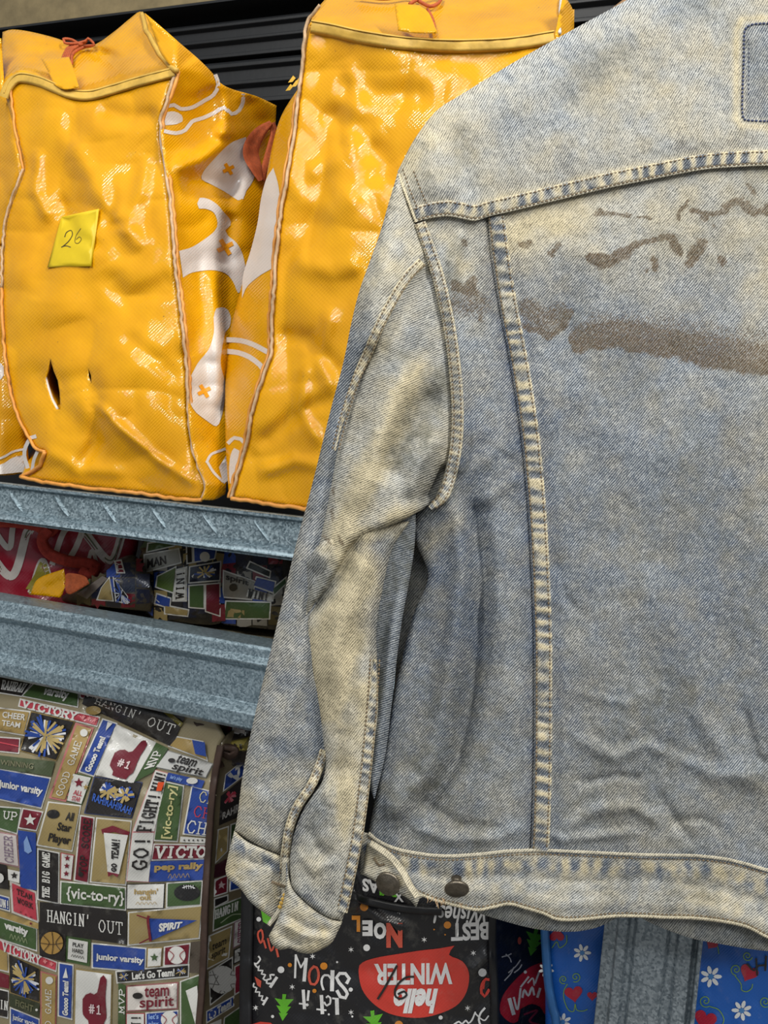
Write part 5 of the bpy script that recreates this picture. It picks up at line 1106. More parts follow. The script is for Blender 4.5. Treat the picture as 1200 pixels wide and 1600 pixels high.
WB_TOP = [(575, 1302), (592, 1315), (620, 1327), (660, 1335), (700, 1338), (750, 1335), (800, 1330), (850, 1329), (900, 1331), (960, 1334), (1020, 1336), (1080, 1337), (1130, 1342), (1165, 1350), (1200, 1360), (1240, 1366)]
WB_BOT = [(1240, 1480), (1200, 1466), (1165, 1449), (1120, 1440), (1080, 1436), (1040, 1435), (1000, 1433), (960, 1433), (920, 1437), (890, 1439), (868, 1437), (850, 1429), (820, 1420), (795, 1414), (770, 1419), (745, 1423), (715, 1417), (680, 1408), (650, 1396), (615, 1382), (580, 1370), (562, 1366)]

def H_body(X, Y):
    h = 0.0022 * fbm(X, Y, 150, 3) + 0.0009 * fbm(X, Y, 42, 8)
    h = h + 0.010 * smooth01((X - 760) / 300) * smooth01((1500 - Y) / 500)
    # drag fold from the armpit down towards the hem
    h = h + ridge(X, Y, [(712, 800), (722, 880), (716, 960), (702, 1050), (690, 1130), (665, 1210), (622, 1262)], 20, 0.0100, False)
    h = h - ridge(X, Y, [(742, 800), (752, 900), (748, 1000), (735, 1100), (712, 1190), (668, 1252)], 17, 0.0115, False)
    h = h + ridge(X, Y, [(690, 790), (740, 735), (790, 690)], 12, 0.0026)
    h = h + ridge(X, Y, [(700, 830), (760, 780), (820, 740)], 10, 0.0018)
    h = h - ridge(X, Y, [(735, 690), (770, 700), (805, 725)], 7, 0.0014)
    # edge fold running down beside the armhole seam
    h = h + ridge(X, Y, [(718, 370), (708, 410), (704, 460), (712, 510), (719, 580), (722, 660), (718, 730)], 11, 0.0050, False)
    # hollow under the yoke
    h = h - ridge(X, Y, [(700, 360), (730, 372), (728, 440)], 14, 0.0020)
    for pts, w, a in (([(890, 1150), (960, 1185), (1010, 1160), (1060, 1185)], 10, .0019), ([(880, 1300), (930, 1265), (990, 1262), (1040, 1290)], 10, .0026),
                      ([(900, 1225), (965, 1212), (1010, 1218)], 6, -.0016), ([(960, 1170), (1010, 1150), (1060, 1175), (1100, 1190)], 9, -.0018),
                      ([(1050, 1170), (1110, 1210), (1160, 1215), (1200, 1205)], 13, .0024), ([(1040, 1285), (1100, 1280), (1130, 1300)], 7, -.0014),
                      ([(1020, 1230), (1060, 1290), (1090, 1325)], 10, -.0020), ([(1080, 1100), (1140, 1190), (1200, 1240)], 16, .0022),
                      ([(850, 1300), (880, 1312), (1000, 1300)], 7, .0018), ([(890, 1080), (980, 1100), (1020, 1080)], 8, .0010),
                      ([(1000, 880), (1060, 1000), (1100, 1120)], 30, .0020), ([(900, 640), (980, 700), (1100, 720)], 30, .0012),
                      ([(1150, 600), (1170, 760), (1200, 900)], 26, .0016), ([(640, 1290), (700, 1312), (770, 1310), (825, 1290)], 9, .0022),
                      ([(640, 1240), (720, 1290), (800, 1300)], 9, -.0016), ([(770, 900), (790, 1000), (790, 1120)], 18, .0018),
                      ([(1160, 1100), (1180, 1180), (1200, 1200)], 8, -.0018), ([(860, 380), (930, 400), (1010, 385)], 16, .0008),
                      ([(870, 860), (880, 930), (905, 960)], 8, -.0012)):
        h = h + ridge(X, Y, pts, w, a * 1.3)
    # the cloth is drawn in at the seams
    h = h - 0.0014 * np.exp(-(seg_dist(X, Y, SEAM)[0] / 16) ** 2)
    # the side falls away at its free edge
    h = h - 0.010 * smooth01((690 - X) / 60) * smooth01((Y - 760) / 60) * smooth01((1080 - Y) / 160)
    return h
def H_yoke(X, Y):
    b = H_body(X, Y)
    h = 0.0018 * fbm(X, Y, 130, 21) + 0.0006 * fbm(X, Y, 40, 22) + 0.010 * smooth01((X - 760) / 300)
    h = h + ridge(X, Y, [(712, 190), (722, 250), (735, 320)], 20, -0.0030)
    h = h + ridge(X, Y, [(670, 200), (676, 260), (690, 325)], 18, 0.0026)
    h = h + ridge(X, Y, [(1000, 60), (940, 130), (880, 180)], 26, -0.0014)
    # the shoulder rolls over to the front
    top = 640 + 0 * X
    d = seg_dist(X, Y, [(620, 268), (648, 215), (682, 172), (722, 146), (800, 98), (890, 48), (990, -8), (1060, -50)])[0]
    h = h - 0.020 * (1 - np.sqrt(np.clip(1 - np.clip(1 - d / 70, 0, 1) ** 2, 0, 1)))
    w = smooth01(seg_dist(X, Y, YOKE_EDGE)[0] / 60)
    return h * w + b * (1 - w) + 0.0022
SSEAM = [(664, 412), (640, 436), (613, 480), (592, 522), (577, 558), (559, 598), (541, 652), (527, 707), (510, 800), (488, 900), (479, 945)]
S1L = [(620, 272), (607, 318), (595, 360), (578, 408), (562, 453), (550, 500), (536, 568), (518, 635), (487, 760), (460, 861), (427, 1000), (401, 1105), (381, 1200), (371, 1275), (367, 1298)]
def H_arm(X, Y):
    """upper sleeve lobe: bulges, meets the armhole seam at body level"""
    d, s, side = seg_dist(X, Y, ARM)
    q = smooth01(d / 75)
    left = seg_dist(X, Y, SSEAM[4:])[0]
    h = 0.003 + 0.020 * q - 0.009 * (1 - smooth01(left / 40)) * smooth01((Y - 480) / 160)
    h = h + 0.0022 * fbm(X, Y, 90, 41) + 0.0008 * fbm(X, Y, 34, 42)
    h = h + ridge(X, Y, [(690, 605), (655, 645), (625, 700), (600, 760)], 22, -0.0105, True)      # deep soft hollow
    h = h + ridge(X, Y, [(640, 560), (612, 640), (585, 730), (545, 800)], 22, 0.0055)
    h = h + ridge(X, Y, [(690, 680), (660, 720), (640, 780)], 13, 0.0060)
    h = h + ridge(X, Y, [(693, 735), (684, 752), (668, 775)], 9, -0.0110, False)                 # pinched armpit
    h = h + ridge(X, Y, [(540, 590), (528, 680), (508, 780)], 9, 0.0028)
    h = h + ridge(X, Y, [(672, 425), (648, 452), (622, 495), (600, 545)], 8, -0.0022, False)
    h = h + ridge(X, Y, [(575, 640), (555, 740), (530, 830)], 18, -0.0024)
    return h
def H_s1(X, Y):      # outer rear lobe of the sleeve
    up = 1 - smooth01((Y - 520) / 130)
    h = (-0.004 + 0.010 * np.exp(-((X - (470 + (900 - Y) * 0.12)) / 80) ** 2)) * (1 - up) + up * (H_arm(X, Y) + .0022)
    dl = seg_dist(X, Y, S1L)[0]; h = h - 0.012 * (1 - smooth01(dl / 30)) * smooth01((Y - 300) / 80) * (.35 + .65 * up)
    h = h + 0.0024 * fbm(X, Y, 110, 51) + 0.0008 * fbm(X, Y, 36, 52)
    h = h + ridge(X, Y, [(470, 1010), (455, 1100), (470, 1190)], 12, 0.0018) + ridge(X, Y, [(425, 1150), (405, 1240)], 16, -0.0022)
    h = h + ridge(X, Y, [(480, 1060), (462, 1140), (470, 1220)], 7, -0.0016)
    return h
LOBE_L = [(478, 905), (477, 960), (482, 1005), (491, 1060), (501, 1120), (506, 1165), (509, 1195)]
def H_s2(X, Y):      # front lobe of the lower sleeve
    d = seg_dist(X, Y, LOBE_L)[0]
    h = 0.010 + 0.011 * smooth01(d / 50) - 0.010 * smooth01((X - 560) / 60) + 0.0022 * fbm(X, Y, 90, 61) + 0.0008 * fbm(X, Y, 32, 62)
    h = h + ridge(X, Y, [(545, 860), (528, 905), (508, 930), (486, 945)], 20, -0.0080, False)     # hollow beneath the upper fold
    h = h + ridge(X, Y, [(575, 850), (548, 930), (520, 1010), (500, 1080)], 20, 0.0040)
    h = h + ridge(X, Y, [(590, 900), (574, 1000), (560, 1120)], 14, 0.0026) + ridge(X, Y, [(560, 960), (545, 1060), (530, 1180)], 13, -0.0026)
    h = h + ridge(X, Y, [(500, 1210), (520, 1260), (515, 1330)], 15, 0.0026) + ridge(X, Y, [(480, 1290), (500, 1330), (520, 1350)], 8, -0.0022)
    h = h + ridge(X, Y, [(465, 1330), (490, 1360), (530, 1340)], 8, 0.0022) + ridge(X, Y, [(540, 1150), (538, 1250)], 10, 0.0020)
    return h
def H_wb(X, Y):
    h = H_body(X, Y) * 0.6 + 0.0008 * fbm(X, Y, 50, 71) + 0.0006
    h = h + ridge(X, Y, [(610, 1352), (700, 1372), (800, 1368), (900, 1378), (1010, 1372), (1120, 1388), (1200, 1410)], 8, -0.0012, False)
    h = h + ridge(X, Y, [(700, 1395), (800, 1395), (860, 1415), (960, 1410), (1060, 1415), (1150, 1430), (1220, 1455)], 12, 0.0016, False)
    return h

MUD = [([(905, 537), (950, 533), (1010, 541), (1060, 549), (1110, 562), (1160, 568), (1215, 578)], 12, 1), ([(912, 522), (960, 514), (1040, 526), (1130, 542), (1215, 556)], 21, .62), ([(930, 508), (1040, 512), (1150, 530), (1215, 535)], 28, .36),
       ([(898, 520), (893, 535)], 3.5, .9), ([(818, 505), (840, 517), (862, 526), (880, 508), (888, 490)], 6, .85), ([(825, 482), (850, 502), (874, 490)], 20, .55),
       ([(924, 402), (940, 411), (958, 406), (975, 397)], 8.5, 1), ([(975, 397), (1000, 380), (1030, 370), (1048, 369)], 4.5, 1), ([(1050, 372), (1060, 392)], 7, .95),
       ([(1075, 415), (1085, 398), (1098, 380)], 8, .85), ([(1126, 402), (1128, 408)], 6, .9), ([(1023, 408), (1024, 416)], 7.5, .85), ([(1009, 421)], 4, .8),
       ([(812, 381), (824, 383)], 6, .85), ([(864, 395), (874, 383)], 6, .8), ([(935, 334), (943, 333)], 5.5, .7), ([(948, 335), (980, 336), (1015, 338)], 3, .75),
       ([(1060, 340), (1078, 314)], 3.2, .8), ([(1082, 333), (1110, 333), (1140, 328)], 4, .8), ([(1100, 342)], 6, .9), ([(1135, 322), (1155, 316), (1180, 330), (1205, 326)], 8, .72),
       ([(1170, 290), (1180, 306)], 4, .6), ([(1115, 352)], 5, .5), ([(724, 378), (730, 382)], 5, .75), ([(708, 448), (722, 455), (735, 456), (744, 440)], 7.5, .95),
       ([(712, 475), (730, 480), (748, 474)], 20, .5), ([(750, 488), (748, 502)], 5, .6), ([(800, 478), (808, 515)], 5, .6), ([(770, 345), (778, 360)], 6, .42), ([(828, 352)], 4, .5),
       ([(516, 800), (521, 812)], 4, .5), ([(508, 838), (514, 850)], 5, .55), ([(530, 842), (534, 850)], 3, .6), ([(524, 760), (522, 770)], 3, .55), ([(494, 905)], 3, .5), ([(640, 478), (650, 470)], 8, .25)]
def W_body(X, Y):
    n = fbm(X, Y, 90, 101); n2 = fbm(X, Y, 30, 103)
    blue = 0.40 + 0.35 * n + 0.25 * n2 + .16 * smooth01((Y - 560) / 200) * smooth01((1250 - Y) / 200)
    blue = blue + 0.25 * smooth01((790 - X) / 60) * smooth01((Y - 480) / 150)
    blue = blue - 0.25 * smooth01((480 - Y) / 150)
    sd, ss, side = seg_dist(X, Y, SEAM)
    blue = blue + 1.0 * np.exp(-(sd / 7) ** 2) + 0.4 * np.exp(-((sd - 12) / 12) ** 2) * (0.7 + 1.2 * n2) + .3 * np.exp(-((sd - 38) / 10) ** 2) * (side < 0)  # dark blue line paints the shadow groove beside the seam
    blue = blue + 0.45 * np.exp(-(seg_dist(X, Y, WB_TOP)[0] / 10) ** 2)
    cream = 0.13 + 0.40 * smooth01((540 - Y) / 220) + 0.35 * n2 + 0.22 * smooth01((Y - 900) / 500) * (0.5 + n)
    cream = cream + 0.5 * blob(X, Y, [(900, 330), (850, 345), (800, 365)], 26, .9) + 0.25 * blob(X, Y, [(1190, 400), (1200, 800)], 40, 1)
    cream = cream + 0.5 * np.exp(-((sd - 20) / 7) ** 2) * (side < 0) * (0.7 + n2)
    cream = cream + 0.5 * blob(X, Y, [(665, 860), (690, 830), (710, 815)], 14, 1) + 0.35 * blob(X, Y, [(700, 370), (722, 420)], 12, 1)
    dirt_shade = 0.24 + 0.5 * np.clip(fbm(X, Y, 120, 105) + 0.05, 0, 1) + .18 * smooth01((Y - 620) / 200) + 0.5 * blob(X, Y, [(1000, 1100), (1010, 1200), (930, 1270)], 60, 1) * 0.6
    dirt_shade = dirt_shade + 0.6 * blob(X, Y, [(650, 800), (670, 790), (700, 775)], 14, 1) + 0.5 * blob(X, Y, [(715, 380), (705, 460)], 12, 1) + 0.3 * blob(X, Y, [(690, 1100), (640, 1200)], 40, 1)  # armpit, armhole and drag fold: dirt with shade painted in
    br = 0 * X
    for pts, w, a in MUD: br = np.maximum(br, a * blob(X, Y, pts, w, .55))
    return np.stack([np.clip(blue, 0, 1), np.clip(cream, 0, 1), np.clip(br, 0, 1), np.clip(dirt_shade, 0, 1)], -1)
def W_yoke(X, Y):
    n = fbm(X, Y, 80, 111); n2 = fbm(X, Y, 28, 113); d = seg_dist(X, Y, YOKE_EDGE)[0]
    blue = 0.02 + 0.3 * n + 0.3 * n2 + 0.55 * np.exp(-((d - 34) / 13) ** 2) * (0.5 + 2.2 * n2) + 0.9 * blob(X, Y, [(878, 235), (884, 250)], 10, 1) * .7
    blue = blue + 0.5 * blob(X, Y, [(1062, 228), (1082, 240)], 9, 1)
    cream = 0.42 + 0.4 * n + 0.3 * n2 + 0.35 * np.exp(-((d - 18) / 10) ** 2) + 0.3 * smooth01((800 - X) / 150) * (0.5 + n)
    dirt_shade = 0.18 + 0.7 * np.clip(fbm(X, Y, 100, 115), 0, 1) + 0.35 * blob(X, Y, [(715, 200), (722, 250)], 12, 1) + 0.4 * blob(X, Y, [(950, 90), (900, 150)], 26, 1)  # blobs in the yoke folds are painted shade
    inbox = np.clip((X - 1162) / 6, 0, 1) * np.clip((Y - 34) / 6, 0, 1) * np.clip((188 - Y) / 6, 0, 1)
    blue = blue + inbox * (0.35 + 0.5 * n); cream = cream - 0.3 * inbox
    halo = np.exp(-(seg_dist(X, Y, [(1240, 26), (1160, 30), (1152, 45), (1150, 185), (1158, 196), (1240, 202)])[0] / 7) ** 2)
    cream = cream + 0.5 * halo; blue = blue * (1 - halo)
    return np.stack([np.clip(blue, 0, 1), np.clip(cream, 0, 1), 0 * X, np.clip(dirt_shade, 0, 1)], -1)
def W_sleeve(X, Y):
    n = fbm(X, Y, 80, 121); n2 = fbm(X, Y, 26, 123)
    cream = 0.42 + 0.45 * n + 0.25 * n2
    blue = 0.12 + 0.35 * n2 - 0.2 * n
    for pts, w, a in (([(650, 575), (625, 640), (605, 700), (560, 770), (525, 860)], 17, .7), ([(560, 900), (545, 960), (520, 1010), (495, 1085)], 26, 1.1), ([(575, 1080), (560, 1180), (545, 1260)], 15, .5),
                      ([(520, 1100), (530, 1200), (540, 1290)], 16, .5), ([(640, 800), (600, 822), (540, 850)], 12, .5), ([(640, 470), (600, 540)], 20, .3)):
        cream = cream + a * blob(X, Y, pts, w, 1)
    for pts, w, a in (([(560, 840), (600, 850), (590, 940)], 22, .7), ([(685, 755), (672, 778)], 10, 1.0), ([(570, 950), (590, 1060)], 9, .7), ([(590, 560), (560, 650)], 14, .25),
                      ([(470, 1280), (480, 1230)], 14, .6), ([(460, 1320), (455, 1280)], 6, .9), ([(515, 1400), (518, 1380)], 5, .8), ([(475, 1400), (498, 1420)], 5, .8), ([(585, 850), (575, 900)], 18, .4)):
        blue = blue + a * blob(X, Y, pts, w, 1)
    dirt_shade = 0.32 + 0.7 * np.clip(fbm(X, Y, 70, 125), 0, 1)
    for pts, w, a in (([(690, 600), (655, 650), (628, 700)], 20, 1.0), ([(670, 700), (660, 760)], 22, .5), ([(545, 870), (500, 930)], 12, .7), ([(510, 1240), (490, 1330)], 20, .35), ([(500, 920), (482, 945)], 12, .6)):  # armpit hollow and fold creases: dirt mixed with painted shade
        dirt_shade = dirt_shade + a * blob(X, Y, pts, w, 1)
    br = 0 * X
    for pts, w, a in MUD[-8:]: br = np.maximum(br, a * blob(X, Y, pts, w, .55))
    return np.stack([np.clip(blue, 0, 1), np.clip(cream, 0, 1), br, np.clip(dirt_shade, 0, 1)], -1)
def W_s1(X, Y):
    n = fbm(X, Y, 70, 131); n2 = fbm(X, Y, 26, 133)
    e = smooth01(((500 - (Y - 780) * 0.18) - X) / 60)
    up = 1 - smooth01((Y - 430) / 130)
    cream = 0.15 + 0.35 * e + 0.35 * n2 + 0.3 * smooth01((Y - 1150) / 120) + .42 * up
    blue = 0.45 - 0.25 * e + 0.4 * n - 0.3 * smooth01((Y - 1180) / 100) - .32 * up
    blue = blue + 0.6 * blob(X, Y, [(430, 1290), (410, 1285)], 16, 1)
    dirt_shade = 0.30 + 0.6 * np.clip(n, 0, 1)
    return np.stack([np.clip(blue, 0, 1), np.clip(cream, 0, 1), 0 * X, np.clip(dirt_shade, 0, 1)], -1)
def W_wb(X, Y):
    n = fbm(X, Y, 50, 141); n2 = fbm(X, Y, 18, 143); d = seg_dist(X, Y, WB_TOP)[0]
    tooth = np.clip(0.5 + 0.5 * np.sin(X / 30 * 2 * np.pi + 9 * vn(X, Y * 0, 60, 9)) * (.6 + 1.6 * fbm(X, Y, 34, 10)) + .5 * n2, 0, 1)
    band = np.exp(-((d - 21) / 14) ** 2)
    blue = 0.08 + 0.3 * n + band * (1 - tooth) * 0.85
    cream = 0.42 + 0.4 * n2 + band * tooth * 0.55 - band * (1 - tooth) * 0.5 + 0.25 * blob(X, Y, [(1080, 1400), (1150, 1410)], 26, 1)
    dirt_shade = 0.34 + 0.5 * np.clip(n, 0, 1) + 0.55 * blob(X, Y, [(1098, 1385), (1105, 1410)], 18, 1)
    return np.stack([np.clip(blue, 0, 1), np.clip(cream, 0, 1), 0.22 * blob(X, Y, [(1098, 1385), (1105, 1410)], 18, 1), np.clip(dirt_shade, 0, 1)], -1)
def seam_wear(base=0.5, amt=0.9):
    def f(X, Y, ph, v, s):
        n = fbm(X, Y, 30, 151); tooth = np.clip(0.5 + 0.5 * np.sin(ph) * (.75 + 1.2 * fbm(X, Y, 40, 152)) + .5 * fbm(X, Y, 16, 153), 0, 1); mid = np.clip(1.25 - np.abs(v) ** 2 * 1.1, 0, 1)
        blue = np.clip(1.5 * (1 - tooth) ** 1.3 * amt * mid * (0.85 + 1.2 * n), 0, 1); cream = np.clip(base * .8 + 0.7 * tooth + 0.4 * np.abs(v) ** 3, 0, 1) * (1 - 0.8 * blue)
        return np.stack([blue, np.clip(cream, 0, 1), 0.0 * X, 0.12 + .5 * blue], -1)
    return f
def W_dark(X, Y):
    n = fbm(X, Y, 60, 161)
    return np.stack([np.clip(0.75 + n, 0, 1), 0 * X + 0.02, 0 * X, 0 * X + 0.75], -1)

jacket = empty('denim_jacket', one(PJ, AX, 560), 'faded light blue denim jacket with muddy brown stains, seen from the back', 'jacket')
J = dict(proj=PJ, mats=M_DENIM, parent=jacket)
TOP = [(1240, -110), (1120, -95), (1060, -50), (990, -6), (890, 49), (800, 99), (722, 147), (682, 173), (648, 217), (621, 268)]
# back panels
sheet('centre_back_panel', [(762, 300, 1)] + SEAM[1:-1] + [(829, 1336, 1)] + [(p[0], p[1] + 6) for p in WB_TOP[7:-1]] + [(1240, 1372, 1), (1240, 230, 1)], H_body, step=4.2, thick=0.001, wear_shade_fn=W_body, ang=50, two=True, **J)
SP = [(640, 325, 1), (762, 325, 1)] + [(x + 3, y) for x, y in SEAM[1:-1]] + [(830, 1336, 1)] + [(x, y + 5) for x, y in WB_TOP[1:6]][::-1] + [(575, 1305, 1)] + SIDE[1:-1][::-1] + [(684, 778, 1)] + ARM[3:-1][::-1]
sheet('side_back_panel', SP, H_body, step=4.0, thick=0.001, edge=0.004, edge_w=9, wear_shade_fn=W_body, ang=47, **J)
sheet('side_back_panel', SP, H_body, step=14, thick=0.001, wear_shade_fn=W_body, ang=-47, mirror=1, **J)
# yoke over both
YK = [(621, 268, 1)] + [(634, 305), (648, 346, 1)] + YOKE_EDGE[1:-1] + [(1240, 257, 1)] + [(1240, -110, 1)] + TOP[1:-1]
sheet('back_yoke', YK, H_yoke, step=4.2, thick=0.0022, edge=0.0012, edge_w=4, wear_shade_fn=W_yoke, ang=60, two=True, **J)
# front of the jacket hanging behind
FR = [(640, 300, 1), (900, 60, 1), (1240, -60, 1), (1240, 1490, 1), (1180, 1484), (1120, 1474), (1080, 1466), (1040, 1452), (1005, 1436), (985, 1420), (960, 1436), (930, 1450), (890, 1456), (840, 1452), (790, 1440), (740, 1424), (690, 1405), (640, 1388), (600, 1374), (575, 1330, 1), (585, 1250), (615, 1080), (618, 980), (612, 900), (625, 830), (660, 760, 1), (700, 500)]
sheet('front_panel', FR, lambda X, Y: -0.034 - 0.004 * fbm(X, Y, 90, 171) + 0.012 * smooth01((Y - 1330) / 90), step=7, thick=0.0015, wear_shade_fn=lambda X, Y: W_wb(X, Y + 60) * np.array([1, .8, 0, 1]) + np.array([.1, 0, 0, .25]), ang=50, two=True, **J)
# waistband
WBO = [(562, 1300, 1), (575, 1302)] + WB_TOP[1:-1] + [(1240, 1366, 1), (1240, 1480, 1)] + WB_BOT[1:-1] + [(562, 1366, 1)]
wb = sheet('waistband', WBO, H_wb, step=3.6, thick=0.0028, edge=0.0018, edge_w=6, wear_shade_fn=W_wb, ang=40, two=True, **J)
r = Ribbon()
r.stitches([(x, y + 6) for x, y in WB_TOP], H_wb, PJ, 4.6, 2.0, 1.3, .0008, mi=0, seed=3)
r.stitches([(x, y - 6) for x, y in WB_BOT[:-1]], H_wb, PJ, 4.6, 2.2, 1.2, .0007, mi=0, seed=4)
r.obj('hem_stitching', [M_THREAD], wb)
r = Ribbon()
r.strip([(x, y) for x, y in WB_TOP], 3.4, H_wb, PJ, .0012, 7, 3, lambda X, Y, p, v, s: np.stack([0 * X, 0 * X + .7, 0 * X, 0 * X + .15], -1), 0)
r.strip([(x, y - 1.5) for x, y in WB_BOT[:-1]], 2.6, H_wb, PJ, .0011, 7, 3, lambda X, Y, p, v, s: np.stack([0 * X, 0 * X + .85, 0 * X, 0 * X + .2], -1), 0)
r.obj('rolled_edge', [M_DENIM, M_THREAD], wb)
# flat-felled seams of the back
def felled(name, path, w, hf, off=0, per=22, mirror=False, base=.5, amt=.95, ang=50, rise=.0016, pucker=.0006, lines=(-.62, .8), seed=1, both=False, parent=None, label=None, step=3.0, wfn=None, drop=.0015):
    r = Ribbon()
    for mi in ((False, True) if both else (mirror,)):
        r.strip(path, w, hf, PJ, rise, 9, step, seam_wear(base, amt), pucker, per=per, ang=ang, mirror=mi, seed=seed, wfn=wfn, drop=drop)
        P = np.array(cr(path, 3)); t = np.gradient(P, axis=0); t /= np.linalg.norm(t, axis=1)[:, None]; nr = np.stack([-t[:, 1], t[:, 0]], 1)
        for q in lines:
            r.stitches([tuple(x) for x in (P + nr * w * q)[::2]], lambda X, Y: hf(X, Y) + rise * .85, PJ, 4.8, 2.0, 1.25, .0008, mirror=mi, seed=seed)
    return r.obj(name, [M_DENIM, M_THREAD], parent or jacket, label)
felled('princess_seam', [(x + 16, y) for x, y in SEAM], 14.5, H_body, per=20, seed=2)
felled('princess_seam', [(x + 16, y) for x, y in SEAM], 14.5, H_body, per=20, seed=2, mirror=True, step=9)
felled('yoke_seam', [(x + 2, y - 12) for x, y in YOKE_EDGE[:-1]] + [(1240, 245)], 12.5, H_yoke, per=22, seed=5, both=True, rise=.0013)
r = Ribbon()
for q in (False, True):
    r.strip([(x, y) for x, y in YOKE_EDGE], 2.6, lambda X, Y: H_yoke(X, Y), PJ, .0012, 7, 3, lambda X, Y, p, v, s: np.stack([0 * X, 0 * X + .7, 0 * X, 0 * X + .15], -1), 0, mirror=q)
r.obj('yoke_edge', [M_DENIM], jacket)
for q in (False, True):
    r = Ribbon()
    r.strip([(622, 271), (634, 303), (650, 347)], 2.4, lambda X, Y: H_yoke(X, Y), PJ, .0016, 7, 3, lambda X, Y, p, v, s: np.stack([0 * X, 0 * X + .9, 0 * X, 0 * X], -1), 0, mirror=q)
    for o_ in (7, 24): r.stitches([(622 + o_, 262 + o_ * .2), (634 + o_, 298), (650 + o_, 336)], H_yoke, PJ, 4.4, 2.2, 1.2, .0009, mi=1, mirror=q)
    r.obj('yoke_side_seam', [M_DENIM, M_THREAD], jacket)
# patch outline stitched in navy under the collar
r = Ribbon()
bx = [(1240, 36), (1185, 37), (1169, 41), (1163, 52), (1162, 100), (1160, 150), (1161, 182), (1172, 188), (1240, 190)]
for q in (False, True):
    r.stitches(bx, H_yoke, PJ, 5, 1.2, 1.7, .0010, mi=0, mirror=q)
    r.stitches([(1170, 60), (1170, 150)], H_yoke, PJ, 3, 4.0, .8, .0006, mi=0, mirror=q)
r.obj('patch_stitching', [M_NAVY], jacket, 'navy stitched rectangle')

